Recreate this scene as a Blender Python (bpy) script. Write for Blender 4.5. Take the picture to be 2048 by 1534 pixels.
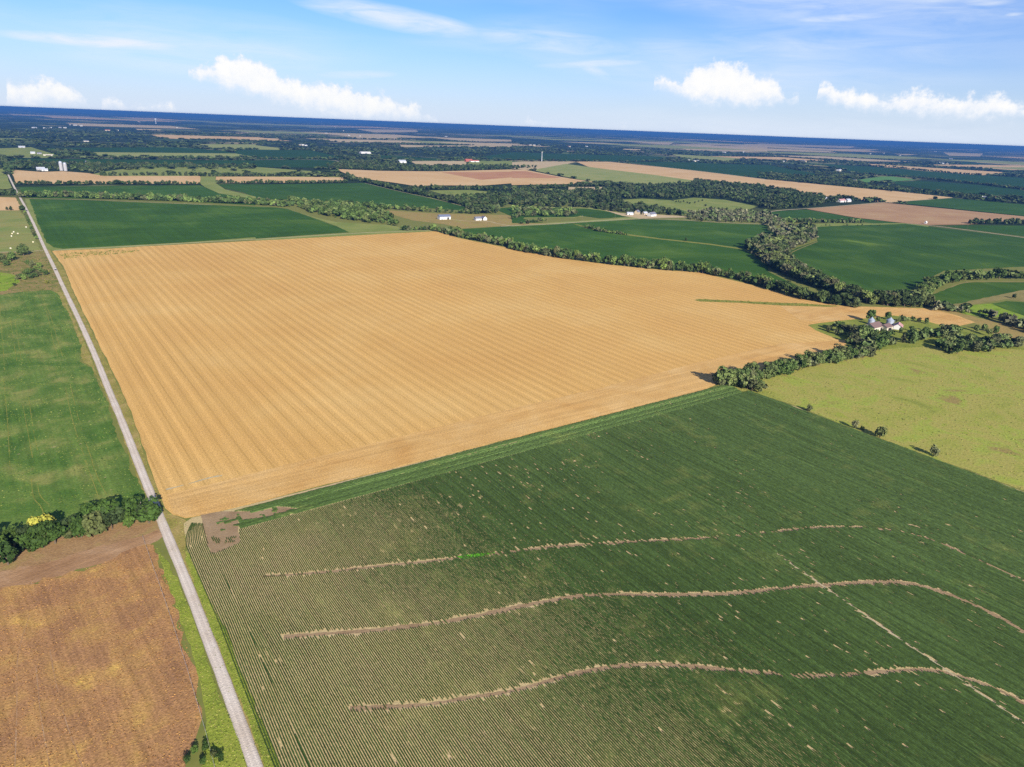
import bpy, bmesh, math, random
import numpy as np
from mathutils import Vector, Matrix
from mathutils.geometry import delaunay_2d_cdt
R = math.radians
for o in list(bpy.data.objects): bpy.data.objects.remove(o)
SC = bpy.context.scene
COL = SC.collection
rng = np.random.default_rng(7)
random.seed(7)
# world: metres. +Y runs along the gravel road, +X across it, ground z = 0, drone 180 m up
CAM_H = 180.0
CAM_RIGHT=(0.818989, -0.572621, 0.036916)
CAM_DOWN=(-0.167089, -0.299536, -0.93934)
CAM_FWD=(0.548944, 0.76314, -0.340995)
# ------------------------------------------------------------------ camera
cd = bpy.data.cameras.new('camera'); cam = bpy.data.objects.new('camera', cd); COL.objects.link(cam)
cd.sensor_fit = 'HORIZONTAL'; cd.sensor_width = 36.0; cd.lens = 36.0 * 1418.0 / 2048.0
cd.clip_start = 1.0; cd.clip_end = 500000.0
r, d, f = Vector(CAM_RIGHT), Vector(CAM_DOWN), Vector(CAM_FWD)
cam.matrix_world = Matrix(((r.x, -d.x, -f.x, 0), (r.y, -d.y, -f.y, 0), (r.z, -d.z, -f.z, CAM_H), (0, 0, 0, 1)))
SC.camera = cam
# ------------------------------------------------------------------ light
SUN_EL, SUN_AZ = 25.0, 191.5          # sun low behind the camera; azimuth clockwise from +Y
sv = Vector((math.sin(R(SUN_AZ)) * math.cos(R(SUN_EL)), math.cos(R(SUN_AZ)) * math.cos(R(SUN_EL)), math.sin(R(SUN_EL))))
sl = bpy.data.lights.new('sun', 'SUN'); sl.energy = 5.0; sl.angle = R(0.53); sl.color = (1.0, 0.93, 0.83)
so = bpy.data.objects.new('sun', sl); COL.objects.link(so)
so.rotation_euler = (-sv).to_track_quat('-Z', 'Y').to_euler()
SC.view_settings.view_transform = 'Standard'; SC.view_settings.look = 'None'
SC.view_settings.exposure = 1.0; SC.view_settings.gamma = 1.0
SC.view_settings.use_curve_mapping = False
SC.render.engine = 'CYCLES'
SC.cycles.max_bounces = 4; SC.cycles.diffuse_bounces = 1; SC.cycles.volume_bounces = 0; SC.cycles.transparent_max_bounces = 8
SC.cycles.use_denoising = False
FIELDS=[
('wheat_stubble_field','wheat',3,[(46.4,1131.5),(165.3,1128.2),(303.8,1123.3),(465.6,1122.7),(625.8,1126.4),(621.5,1034.4),(643.3,911.1),(662.7,808),(697.1,737.4),(737.4,679.3),(773.8,643.7),(772.1,532.7),(759.6,469.8),(773.1,430.3),(810.5,406.5),(859.8,374),(853.8,343.8),(837.9,316.1),(805,317.2),(789.8,334),(794.6,356.9),(783.5,376.9),(747.2,383.3),(714.9,390.5),(675.7,397),(656.9,397.9),(645.1,382.9),(640.6,369),(632.3,344.5),(624.1,336.1),(584.3,332.9),(546.8,333.4),(496.4,327.4),(453.9,332.5),(424.7,323.7),(402.5,320.1),(317.5,320.6),(224.3,321.9),(128.3,322.8),(76.3,323.3),(55.3,323.8),(47.2,325.5),(42.5,331.6),(41.1,339.6),(42.2,384.3),(46.5,478.9),(47.1,615.6),(47.5,842.3),(50.2,1003.2)],'large golden wheat stubble field beside the gravel road',0.6),
('wheat_headland','wheat_hl',4,[(43.7,353.6),(69.8,354.6),(124.6,356.8),(175.7,358.8),(251.2,361.7),(341.5,362.8),(458.5,368.9),(568.6,369.1),(638.6,346.8),(626,338.7),(588.7,335.6),(550.7,336.1),(498.7,329.1),(456,334.1),(426.6,325.3),(404.1,321.6),(318.7,322),(225.1,323.1),(128.8,323.9),(76.5,324.3),(55.6,324.7),(47.4,326.5),(43.1,332.4)],'pale strip of turned stubble along the near edge of the wheat field',0.6),
('wheat_headland','wheat_hl',4,[(703.4,464.9),(770.7,428.9),(805.4,403.7),(854.4,371.5),(848.6,341.5),(836.3,317),(809.6,319.3),(794.3,336.2),(799.3,359.2),(788.2,379.4),(751.6,385.8),(719,393),(679.6,399.5),(667.2,414.8)],'pale stubble strip curving north of the farmstead',0.6),
('grass_waterway','weedy',5,[(634.7,530.8),(645.3,531.2),(690,495.5),(736.7,461.7),(769.7,432),(753.9,434.6),(705.6,466.4),(672.6,496),(635.2,522.4)],'thin green weedy ditch in the wheat stubble',0.6),
('bean_field','soil',3,[(45.2,321),(49.9,324.4),(55.2,323.3),(76.1,322.9),(128.1,322.3),(223.9,321.3),(316.9,320),(401.6,319.4),(427.2,311.1),(436.5,285.5),(439.2,264.8),(436.8,227),(437.1,199.9),(435.1,174),(438.5,147.9),(438.2,119.9),(430.5,62),(402.4,-7.3),(207.4,-29.8),(78.9,67.4),(37.5,126.4),(39.8,164.8),(39.8,176.7),(40.6,194.1),(41,212.5),(42.3,231.8),(41.5,251.4),(41.7,270.3),(41.7,295.9)],'soil of the row crop field',0.2),
('pasture','pasture',2,[(424,324.1),(429,312.5),(438.3,286.9),(441,266),(438.5,228),(438.7,200.8),(436.6,174.7),(439.9,148.6),(439.6,120.4),(429.2,43.1),(701,27.2),(769.9,117.4),(785.7,250.1),(766.3,309.5),(626.8,334.7),(494.2,325.8)],'yellow green rough pasture beyond the row crop field',0.6),
('farmstead_lawn','lawn',2,[(656.9,397.9),(675.7,397),(714.9,390.5),(749.4,384.6),(785.8,378.1),(797,358),(789.8,334),(807.3,318.3),(800.1,281.6),(806.8,258),(765.6,242.6),(716.8,286.8),(632.7,313.8),(624.1,336.1),(632.3,344.5),(640.6,369),(645.1,382.9)],'green lawn around the farmstead',0.6),
('bean_field','soyweed',3,[(-74.8,860.2),(-15.4,878.8),(16.3,889.6),(28.1,880.7),(33.7,848.8),(33.4,801.2),(35.3,772.7),(34.9,699.5),(34.9,649.2),(29.8,604),(35.2,584.2),(34.9,538.3),(35.9,502.5),(33.9,463),(33.4,433.7),(34.8,411.7),(32.9,389.9),(34.8,379.1),(34.4,358),(32.2,348.5),(18.2,350),(4.8,345),(-24.9,346.4),(-56.6,341.3)],'weedy green bean field left of the gravel road',0.8),
('sorghum_field','milo',3,[(-63.3,305.4),(-25.6,305.9),(-9.9,304.6),(6.8,304.5),(27.5,311.1),(30.6,308.5),(29.9,294.1),(30.3,268.5),(29.4,249.8),(28.5,232.2),(28.1,216),(26,204.6),(24.1,195.9),(20.7,188.9),(15.6,179.4),(7,155.9),(-55.8,169.2)],'rusty orange sorghum field left of the gravel road',2),
('dirt_track','dirt',2,[(-64.5,318.9),(-40.7,319),(-25.3,319.3),(-9.1,318.3),(6,318.7),(20.5,318.4),(33.4,319.6),(35.3,315.3),(29.1,309.4),(12.5,303.6),(-10,303.4),(-25.6,303.6),(-63,302.1)],'brown dirt track along the hedge',2.2),
('dirt_track','dirtgrass',1,[(-67,347.8),(-25,340.6),(4.6,342),(30.6,342.5),(37.3,326.7),(35.3,315.3),(26.4,316.2),(-25.4,316.2),(-64.2,315.4)],'brown grassy ground under the hedge',0.6),
('verge','verge_tan',2,[(45.3,1115.1),(49,986.8),(46.6,832.7),(46.5,610.1),(46,475.3),(41.8,381.9),(40.8,338.1),(43.3,330.1),(46.8,323.6),(41.4,297.5),(41.2,250.2),(42,230.7),(40.4,193.3),(39.5,163.8),(38.2,135.4),(27.4,142.5),(32.5,169.6),(33.7,208.3),(35.7,276.1),(35.6,321.2),(35.7,363.2),(36.2,396.9),(37.7,466.1),(37.3,532.2),(38.7,617.2),(38.8,731.4),(37.2,894.8),(37.8,1001.9),(37.1,1157.1),(40.4,1164.6),(44.7,1140.8)],'grassy right verge',0.6),
('verge','verge_green',4,[(41.4,297.5),(41.9,273.4),(41.5,251.4),(42.3,231.8),(41,212.5),(40.6,194.1),(39.8,164.8),(38.2,135.4),(34.4,137.9),(36.2,167.2),(37.8,205.6),(38.1,240.7),(39.1,274),(39.8,289.5)],'bright green grass strip between the gravel road and the crop rows',0.6),
('verge','verge_tan',2,[(31.5,1159.3),(35.9,1002.7),(37.2,894.8),(37.7,732),(37.7,617.7),(36.5,532.6),(36.9,466.6),(35.1,397.5),(35.3,363.5),(37.1,357.6),(34,362.5),(36.3,386.5),(36.1,409.8),(37.4,442),(37.4,463.6),(38.6,501.3),(38.3,522.7),(36.6,552.4),(35.3,584.5),(31.4,604.2),(32,628.1),(35,649.4),(34.9,699.8),(35.3,774),(33.3,801.4),(33.9,848.9),(28.2,882.7),(18.9,1070.9),(22.5,1149.9)],'tan left verge',0.6),
('verge','verge_green',4,[(31.1,306),(32.6,293.8),(33.7,277.3),(33.8,260.4),(33.5,243),(33,226.4),(32.1,203.3),(33.1,187.7),(31.3,165.1),(19.9,147.4),(19.4,172.9),(26.4,194.4),(28.1,208.4),(29.2,228),(29.8,243.3),(29.9,260.6),(30.4,281.9),(30.6,297.8)],'green grass strip between sorghum and gravel road',0.6),
('scrub_ground','scrub',1,[(-110.9,1126.6),(-10.8,1138.5),(36.8,1152.8),(39.7,885.3),(34.8,861.2),(27.8,877.5),(10.3,880.6),(-15.5,872.7),(-94.9,887.3)],'scrubby weedy ground beside the gravel road',0.6),
('lime_meadow','lime',2,[(-59.3,1003.6),(-13.3,998.4),(0.3,976.4),(3.4,930.3),(-11,890.8),(-56.5,892.5)],'bright lime meadow at the left edge',0.6),
('grass_strip','lawn',2,[(-57.1,918),(-14.8,916.5),(12,917.8),(34.4,907.3),(36.6,886.8),(27.8,877.5),(16.1,891.1),(-15.4,880.1),(-55.9,868.2)],'green field edge strip',0.6),
('bean_field','soyA',2,[(51.8,1822.7),(153.2,1777.3),(195,1736.1),(281,1676.2),(440.4,1564.4),(474.4,1543),(490.1,1510.1),(488.5,1359.2),(486.2,1234),(478.5,1158),(318.7,1143.4),(322.1,1158.5),(219.3,1145),(120.1,1144.2),(59.6,1145.9),(50.5,1161.8),(44.5,1207.3),(46.6,1448.2)],'dark green bean field beyond the wheat',0.6),
('field_edge','olive',1,[(44,1819.4),(51.8,1822.7),(46.6,1448.2),(44.5,1207.3),(50.5,1161.8),(59.6,1145.9),(120.1,1144.2),(218.8,1142.6),(321.4,1156),(317.6,1139.7),(477.8,1152.1),(575.5,1145.2),(629.4,1129.1),(623.3,1118.1),(312.3,1121.7),(316.7,1140),(117.7,1125.6),(47.1,1132.5),(39.7,1151.7),(38.7,1467.8)],'olive field edge',0.6),
('meadow','olive',2,[(491.5,1514.4),(493.9,1408.8),(496.3,1346.8),(507,1285.8),(548.6,1244.3),(589,1212.4),(577.9,1147.6),(476.2,1152.6),(488,1238.5),(490.4,1364.6),(492.6,1486.2)],'olive meadow beside the bean field',0.6),
('bean_field','soyA',2,[(43.2,2106.3),(446.2,2095.1),(444.7,2019.5),(441.1,1865.5),(481.4,1705.5),(447.6,1589.4),(334.4,1695.7),(200.8,1781.6),(45.1,1845.2)],'dark green bean field between two tree rows',0.6),
('grass_waterway','olive',3,[(522.3,2421.2),(559.7,2392.6),(502.1,2147.1),(479.5,1959.1),(499.8,1768.4),(486.7,1718.6),(513.2,1683.8),(472.9,1671.6),(483.8,1713.4),(439.6,1859.4),(446.4,2026.6),(460.7,2153.1)],'olive grass waterway between bean fields',0.6),
('bean_field','soyB',2,[(497.3,2107),(551.6,2111),(595.8,2092.2),(924.3,2096),(913.6,2000.5),(898.6,1770.1),(898.1,1598.3),(879.5,1419.4),(846.3,1370.9),(769.6,1455.4),(687.9,1543),(604,1633.1),(563.4,1685.8),(517.3,1696.9),(490.6,1732.2),(501.6,1869.2),(488.3,1993.5)],'blue green bean field beyond the wooded draw',0.6),
('wheat_strip','wheatfar',3,[(46,2683.7),(115.7,2591.5),(171.6,2615.1),(229.6,2534),(259,2419),(516.7,2396.3),(456.1,2125.3),(84.9,2180.9),(41.7,2213.2),(41.7,2483.7)],'pale wheat strip beyond the bean fields',0.6),
('wheat_strip','wheatfar',3,[(555.6,2367.9),(673.2,2357.2),(952.6,2304.4),(864.8,2118),(607.5,2132.3),(502.1,2147.1)],'short pale wheat strip',0.6),
('pasture','olive',1,[(223.1,2469.8),(289.6,2621),(397.2,2796.3),(811.8,2831.8),(942.6,2595.3),(942.1,2305.4),(677.5,2371.9),(257.9,2409.6)],'olive pasture with scattered trees',0.6),
('bean_field','soyD',2,[(61.5,3297.1),(221.9,3275.8),(930,3245.7),(943.9,3284.1),(1298.1,3349.2),(1281.8,3129.2),(1233.2,2898.4),(1078.6,2761.1),(811.9,2832.2),(841.7,2942.3),(393,2984.3),(238.9,3005.3),(63.9,3121.8)],'narrow dark bean field',0.6),
('pasture','lightolive',2,[(373.7,3815.8),(1004.9,3840.4),(1009,3516.8),(699.6,3442.9),(350.6,3467.1)],'light pasture strip',0.6),
('pasture','olive',2,[(-5.1,4032.6),(41.1,4071),(167.1,4239.2),(227.8,3466.1),(226.4,3334.5),(50.9,3328.2),(-9.7,3344.5)],'olive paddock by the far farm',0.6),
('bean_field','soyD',2,[(188,4155.4),(850.6,4476.9),(1019.5,4138.2),(998.5,3839),(373.7,3815.8),(300.3,3921.8)],'distant bean field',0.6),
('bean_field','soyD',2,[(1109.2,4232.6),(1240.6,4300),(1565.1,4331.3),(1506.8,3920.1),(1411.5,3413),(955.1,3322.5),(1009,3516.8),(1004.9,3840.4)],'distant bean field by the pasture',0.6),
('hay_field','lightolive',2,[(1082.4,4992.3),(1476.9,5123.1),(1436.6,4971.2),(1463.7,4572.4),(1378.8,4309.6),(1245.3,4316.2),(1265.4,4396.9),(1033.9,4355.9)],'pale hay field',0.6),
('hay_field','lightolive',2,[(2.9,5262.4),(158.4,5421.3),(203.1,5283.5),(58,5027.9),(1.2,4996.5)],'pale hay strip',0.6),
('hay_field','tanfar',2,[(1546.4,6357.2),(1903.2,6586.8),(1932.5,6669.4),(2118.5,6633.4),(1915.4,6001.7),(1704,5886.8),(1733.6,6004.5),(1575.6,5915.9)],'tan hay field',0.6),
('hay_field','olive',2,[(1179,6399),(1459.8,6358.4),(1343.6,5935.1),(1129.2,5908)],'olive hay strip',0.6),
('pasture','olive',2,[(-74.5,2740.3),(28.5,2739),(28.7,2075.4),(19.4,2044.8),(-64.2,2060.4)],'olive pasture left of the road',0.6),
('wheat_strip','wheatfar',2,[(-61.7,1896.3),(2.2,1873.8),(27.9,1854.5),(31.3,1706.7),(26.2,1617.7),(-57.7,1636.3)],'pale stubble left of the road',0.6),
('pasture','pasture2',2,[(-75.9,1641.6),(26,1611.7),(31,1542),(32.9,1343.6),(33.6,1199.7),(34.2,1143.1),(-10.7,1144.7),(-63.2,1152.3)],'mown pasture with hay bales',0.6),
('wheat_field','wheatfar',2,[(1071.4,2704.6),(1214,2598),(1439.2,2561.6),(1869.4,2666.8),(1862.4,2652.1),(1929.1,2650.5),(1807.5,2233.4),(1775.8,2019.6),(1713.6,1948.1),(1366,1942.1),(1406,2002.9),(1248.2,1942),(1088.8,1976.7),(1028.5,1951.8),(1016.9,2087.5),(987.5,2238.1),(1003.4,2399)],'large pale wheat field beyond the tree rows',0.6),
('tilled_field','redsoil',3,[(1425.6,2507.7),(1555.6,2514.7),(1770.8,2525.6),(1799.5,2562.1),(1869.6,2559.3),(1804.3,2284.5),(1775.3,2193.3),(1557.5,2215.9),(1573.7,2243.2),(1381.8,2150.6)],'reddish tilled strip in the far wheat field',0.6),
('pasture','lightolive',3,[(1983.5,2649.2),(2512.4,3079.1),(2426.3,2621.4),(2383.3,2291.4),(2307.7,2009.5),(2140.3,1873.9),(1860.8,1813.2),(1814.6,1871),(1772.6,2009),(1845.7,2280.9),(1928.3,2557)],'light green pasture behind the cell tower wheat',0.6),
('hay_field','tanfar',2,[(2255.4,3214.2),(2428.9,3281.9),(2772.8,3308.1),(2494.8,3047),(1960.2,2617.9),(1929.1,2650.5),(1906.8,2715.6)],'tan grassland by the far tower',0.6),
('wheat_field','wheatfar',2,[(2772.8,3308.1),(3034.2,3328.1),(2980.6,2872.2),(2948.9,2534.4),(2793.2,2010.4),(2792.3,1653),(2807.7,1408),(2757.2,1215.6),(2260,1172),(2243.4,1194.9),(2232.2,1313.9),(2245.2,1459),(2286.7,1639.7),(2397.4,1723.4),(2282.5,2000.3),(2349.1,2258.1),(2413.3,2521.3),(2399.4,2736.1)],'long pale wheat field running to the right',0.6),
('bean_field','soyD',2,[(3104.1,3271.5),(3546.8,3367.2),(3840.5,3163.3),(4212.9,3049.4),(3605.2,2304.2),(3175.8,2012.3),(3052.8,2062.5),(3282.9,2368.8),(2885.8,2078.1),(2850.3,2193),(2929.2,2517.2),(2991.5,2882.7)],'blue green bean field above the long wheat field',0.6),
('bean_field','soyD',2,[(3130.1,4465.2),(3382.5,4342.2),(4273.2,4062.3),(4221.2,3884.1),(3394.2,3394.9),(3058.5,3354.9),(2407.2,3431.3),(2179.3,3525.2)],'distant blue green bean field',0.6),
('hay_field','lightolive',2,[(4917.7,4559),(4936.3,4459.3),(5100.9,4001),(4839.1,3757.7),(4278,3437.6),(4216.9,3817.7)],'light hay field',0.6),
('hay_field','tanfar',2,[(8498.2,7898.4),(11617.9,8482.5),(7925.5,5775.8),(7415.4,5648.1),(6395.6,5730.3)],'tan field near the horizon',0.6),
('hay_field','tanfar',2,[(7883.3,9968.7),(11025.8,10190),(8521.5,7997.2),(9093.5,9566.1),(7870.2,9456.5)],'thin tan field near the horizon',0.6),
('bean_field','soyD',2,[(1766.4,3775.3),(2012.2,3458.8),(1942.6,3307.2),(1606.9,3435.4)],'narrow far bean field',0.6),
('pasture','tanfar',2,[(1674.3,3253.3),(2043.4,3305),(1772.2,2909.4),(1537.5,2904.6)],'tan paddock by white barn',0.6),
('pasture','olive',2,[(2029.3,3282.2),(2336.4,3329.9),(2059.4,2933.7),(1803.7,2927.7)],'olive paddock',0.6),
('hay_field','tanfar',2,[(6352.4,14760.1),(9100.5,17313.5),(7032.7,13327.4),(5172.1,11268.4)],'',0.6),
('hay_field','tanfar',2,[(3572.7,9090.3),(4162.4,8346.9),(3668.3,7417.2),(3255.9,7573.5)],'',0.6),
('hay_field','tanfar',2,[(4770.1,9005),(6000.9,8586.2),(5317.2,7606.6),(4408.4,7136.7),(4459.7,7383.7)],'',0.6),
('hay_field','tanfar',2,[(2798.4,5614),(3043.2,5567),(4272,6109.1),(3888.9,5560.2),(3056.2,5335.9),(2534.2,5063.7)],'',0.6),
('hay_field','tanfar',2,[(15386.6,11588.8),(20472.7,11972.1),(15180,9010.1),(12927.4,9427.7)],'',0.6),
('hay_field','tanfar',2,[(9956.7,7487.4),(10540.8,6593.8),(9615.7,5860),(8371.1,6092.9)],'',0.6),
('hay_field','tanfar',2,[(15814,7356.3),(17536.5,7329.4),(12889.5,5430.9),(12069.4,5511.6)],'',0.6),
('hay_field','tanfar',2,[(9246.1,4170.1),(9691.3,3605.4),(9509.7,3220.6),(8369.2,3107.3),(8445.8,3531.3)],'',0.6),
('hay_field','tanfar',2,[(9436.5,8773.5),(13191.2,9635.8),(12354.8,9022.7),(8955.3,8271.2)],'',0.6),
('hay_field','tanfar',2,[(11176.7,5916.4),(11818.5,5862.4),(10492.1,5373.3)],'',0.6),
('hay_field','tanfar',2,[(1327.3,18374.4),(2048.3,20046.8),(1939.4,18540),(1276.7,17121.3)],'',0.6),
('hay_field','tanfar',2,[(13827.3,10729.1),(14792.8,10809.8),(12843.4,9380.9),(11839,9152.5)],'',0.6),
('hay_field','tanfar',2,[(21794.6,10845.9),(29739.1,12545),(25327.8,10860)],'',0.6),
('hay_field','tanfar',2,[(5464.6,5739.1),(5672.6,5580.2),(5209.5,5292.9),(5199.8,5496.1)],'',0.6),
('hay_field','tanfar',2,[(8561.9,16484.8),(8210,15557.9),(7125.6,13503.5),(6892.4,13540)],'',0.6),
('hay_field','tanfar',2,[(1349.6,9129.3),(1622.2,9175.9),(1526.4,8709.1),(1285.1,8545.8)],'',0.6),
('hay_field','tanfar',2,[(3870.1,4802),(4085.7,4900.1),(3877.1,4680.7),(3716.2,4642.1)],'',0.6),
('hay_field','tanfar',2,[(6753.7,4635.3),(6863.9,4420),(6505.4,4214.2),(6501.3,4432.4)],'',0.6),
('hay_field','tanfar',2,[(12868.8,8058.3),(15912.7,8718),(13089.1,7398.8),(11732.2,7250.1)],'',0.6),
('bean_field','soyA',2,[(681.2,1124.1),(795.5,1128.2),(793.7,1123.6),(906.1,1118.8),(942.8,1124.1),(1140.4,1124),(1222.3,1068.4),(1273.6,1008.1),(1348.9,954.9),(1273.5,898.1),(1244.1,844.8),(1162.4,800.4),(1080.8,757),(1132.2,796),(1035.8,760.7),(1005.2,749.8),(975,706.8),(936.4,663.8),(909.5,631.7),(874.8,606.3),(830.1,535.1),(805.2,482.7),(786.6,542.7),(792.2,574),(782.2,650.6),(748.6,739.4),(716.8,758.6),(680.8,830.3),(656.2,927),(657.3,980.8),(658.8,1061.9)],'broad dark green bean field across the tree line',0.6),
('weed_strip','weedy',3,[(940.2,1121),(932.6,1065.8),(943.4,964.6),(963.7,895.4),(1002.7,819.6),(1015.5,757.9),(1006.3,750.7),(991,809.8),(954.4,886.5),(929.4,949.9),(918,1052.4)],'thin weedy strip through the bean field',0.6),
('bean_field','soyB',2,[(928.8,1389.8),(986.9,1402.5),(983.9,1395.6),(1151.2,1329.5),(1165,1290.8),(1154.8,1158),(1053.7,1165.4),(1040.8,1217.1),(1013,1200.7),(901.6,1231.8),(883.8,1211.6),(888,1148.6),(820.3,1161.6),(883.8,1254.8)],'bean field behind the white house',0.6),
('field_edge','lightolive',1,[(999.7,1418.2),(1170.9,1343.1),(1180.8,1299.5),(1166.4,1166),(1153.5,1133.2),(1129.4,1132),(960.7,1114),(898.8,1109.7),(788.6,1116.2),(825.8,1169.5),(882,1140.7),(987.8,1145.9),(1100.4,1152.6),(1027.5,1209.7),(1007.1,1193.7),(893.8,1225.5),(885.3,1254.6)],'grass edge around the bean field',0.6),
('farmyard','tanfar',2,[(1180.8,1299.5),(1171.9,1224.7),(1239.7,1179.2),(1285.9,1133.1),(1272.5,1113.5),(1144.3,1131.7),(1139.5,1186.2)],'bare yard of the middle farm',0.6),
('pasture','olive',3,[(1387.4,1469.2),(1497.6,1483.9),(1553.6,1421.4),(1693.5,1466.9),(1741,1389.4),(1683.4,1230.1),(1594.6,1188.8),(1464.9,1203.5),(1418.1,1203.4),(1318.6,1154.9),(1338.4,1254),(1344,1347.2),(1360.2,1410.7)],'light green pasture among the woods',0.6),
('pasture','tanfar',3,[(1519.6,1842.4),(1656.1,1818.9),(1554.4,1729.3),(1444.4,1750.4)],'tan clearing in the woods',0.6),
('pasture','olive',3,[(1335.8,1779.5),(1434.2,1812.5),(1415.2,1714.6),(1300.8,1659.9)],'olive clearing',0.6),
('pasture','olive',2,[(1000.5,1831.1),(1130.5,1826),(1158.3,1761.5),(1075.4,1672.1),(976.3,1676.9)],'green paddock below the far tree row',0.6),
('pasture','drygrass',2,[(678.6,1432),(745.6,1353.8),(815.9,1316.4),(896.7,1273.2),(844.8,1153.3),(894.5,1136.5),(798.9,1131),(799.7,1134.2),(686.8,1129),(684.6,1194.2),(653.5,1262.1),(657.8,1364.9)],'dry grass lot around the white barn and house',0.6),
('bean_field','soyC',2,[(1425.4,903.9),(1494.4,896.8),(1727.2,850.4),(1726.6,821.1),(1728.6,793.9),(1739.5,609.9),(1746.8,489.9),(1492.2,411.6),(1316.1,450.4),(1141.7,491.7),(1049.5,468.9),(976.1,449.5),(875.9,418.7),(839.4,422.2),(836.9,452.4),(842.7,472.4),(870.9,516),(947,615.4),(995.8,673.8),(1045,696.9),(1122.4,726),(1237.9,763.2),(1293.2,800.3)],'large dark green bean field in the creek bend',0.6),
('tilled_field','tilled',2,[(1767.3,1137),(2224.6,1188.6),(2236.3,1167.2),(2274.9,811.6),(2276.6,707.5),(2178.7,702.1),(2176.7,774.6),(1874.2,777.1),(1748.4,809.1),(1719.6,876.1),(1709.9,964.6)],'tan tilled field by the white shed',0.6),
('bean_field','soyB',2,[(2279.3,1174.5),(2728.7,1204.7),(2743.8,988.2),(2751.4,864.8),(2316.7,720.8),(2291.4,817.8)],'teal bean field above the tilled field',0.6),
('bean_field','soyB',2,[(1575.9,1138.2),(1714.5,1131.5),(1757.9,1130.7),(1707.2,962.9),(1740.7,857.4),(1642.5,879.1),(1634.6,951.9),(1481.1,1050.1)],'small bean field beside the tilled field',0.6),
('bean_field','soyB',2,[(1773.1,787.1),(1865.4,773.3),(2009.9,711.8),(2129.2,658.6),(1775.5,563.6),(1774,622.9)],'bean field right of the tilled field',0.6),
('grass_strip','olive',2,[(1401.4,912.3),(1460,923.7),(1532.8,920.8),(1640,877.7),(1735.3,854.6),(1751.8,807.9),(1716.7,793.7),(1719.1,846.2),(1481.3,888.6),(1412,892.1)],'grass strip along the creek field',0.6),
('bean_field','soyC',3,[(947.1,412.9),(1037.4,426.7),(1080.5,429.6),(1161.2,392.1),(1232.9,346.6),(1191.5,348),(1098.8,368.6),(1023.1,370),(913.3,370.5),(881.7,375.8)],'bean field right of the creek',0.6),
('dirt_track','pathtan',2,[(939.1,412.1),(1044.1,429.7),(1084.7,433.1),(1168.9,395),(1244.7,350.4),(1156.1,322),(1014,336.6),(1006.9,353.4),(920.9,359.8),(876,361.9),(873.8,376.3)],'olive tan track beside the right bean field',0.6),
('bean_field','soyC',3,[(959.6,351.1),(994.3,348.4),(1008.1,334.4),(1061.2,291.7),(937.4,252.2),(927.4,304),(935.9,318.8)],'small bean field at the right edge',0.6),
('meadow','lime',2,[(876,361.9),(922.4,360.4),(959.6,351.1),(935.9,318.8),(927.4,304),(883.1,280.2),(895.1,309.2),(866.6,336)],'bright green meadow right of the creek',0.6),
('scrub_ground','drygrass',1,[(846.7,372.2),(878.9,364.4),(863.9,323.9),(863.7,280.2),(845.5,236.8),(778.8,214.4),(759.9,241.1),(832.8,313.8),(852.3,345.3)],'dry rough ground beyond the farmstead',0.6),
('wheat_strip','wheatfar',2,[(5786.6,3291.6),(5754.6,3178.8),(5851.6,2695.3),(5894.5,2302.2),(5523.6,2158.3),(5060.2,2083.7),(5052.3,2243.9),(5291.6,2779.9),(5284.4,2915.8)],'far pale wheat strip',0.6),
('bean_field','soyD',2,[(5054.5,3224.4),(5209.3,2873.8),(4989.2,2215.3),(5107.8,1878.8),(5249.2,1692.4),(3767,1201.3),(3757,1369.9),(3909,1610.9),(4012.8,1963.1),(4075.4,2352.3)],'far blue green bean field',0.6),
('meadow','limefar',2,[(3269.3,1891.8),(3853.7,2081.2),(3962.2,2071.3),(3792.7,1865.7),(3382.7,1792),(3205.2,1782.2)],'lime green far meadow',0.6),
('bean_field','soyD',2,[(3331.8,1764.5),(3750.5,1832.1),(3788,1559.7),(3649.5,1329.4),(3565,1134.4),(2934.4,925.4),(3091.2,1119.1),(2974.1,1303.2)],'far bean field below the meadow',0.6),
('bean_field','soyD',2,[(8340.7,3694.7),(8055.1,2989),(7828.1,2642.9),(6332.5,2129.1),(6377.3,2357),(6214.5,2429.6),(7055.3,3108.1)],'farthest bean field on the right',0.6),
('hay_field','tanfar',3,[(10703,7078),(12819,7078),(12819,9663),(10703,9663)],'',0.5),
('hay_field','tanfar',3,[(15284,9353),(16788,9353),(16788,11296),(15284,11296)],'',0.5),
('hay_field','tanfar',3,[(3654,5846),(4595,5846),(4595,6717),(3654,6717)],'',0.5),
('hay_field','wheatfar',3,[(1097,5963),(2013,5963),(2013,6886),(1097,6886)],'',0.5),
('hay_field','tanfar',3,[(6401,3628),(7252,3628),(7252,4615),(6401,4615)],'',0.5),
('hay_field','tanfar',3,[(6999,1791),(7691,1791),(7691,2829),(6999,2829)],'',0.5),
('hay_field','tanfar',3,[(5172,17223),(7942,17223),(7942,20295),(5172,20295)],'',0.5),
('hay_field','wheatfar',3,[(7348,1874),(8277,1874),(8277,3129),(7348,3129)],'',0.5),
('hay_field','tanfar',3,[(3527,8215),(4490,8215),(4490,9079),(3527,9079)],'',0.5),
('hay_field','lightolive',3,[(7901,4254),(9400,4254),(9400,5551),(7901,5551)],'',0.5),
('hay_field','tanfar',3,[(2437,5997),(3412,5997),(3412,6885),(2437,6885)],'',0.5),
('hay_field','tanfar',3,[(8976,6429),(9912,6429),(9912,8507),(8976,8507)],'',0.5),
('hay_field','wheatfar',3,[(8179,18180),(10074,18180),(10074,21694),(8179,21694)],'',0.5),
('hay_field','tanfar',3,[(6524,7304),(7333,7304),(7333,8182),(6524,8182)],'',0.5),
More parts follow.
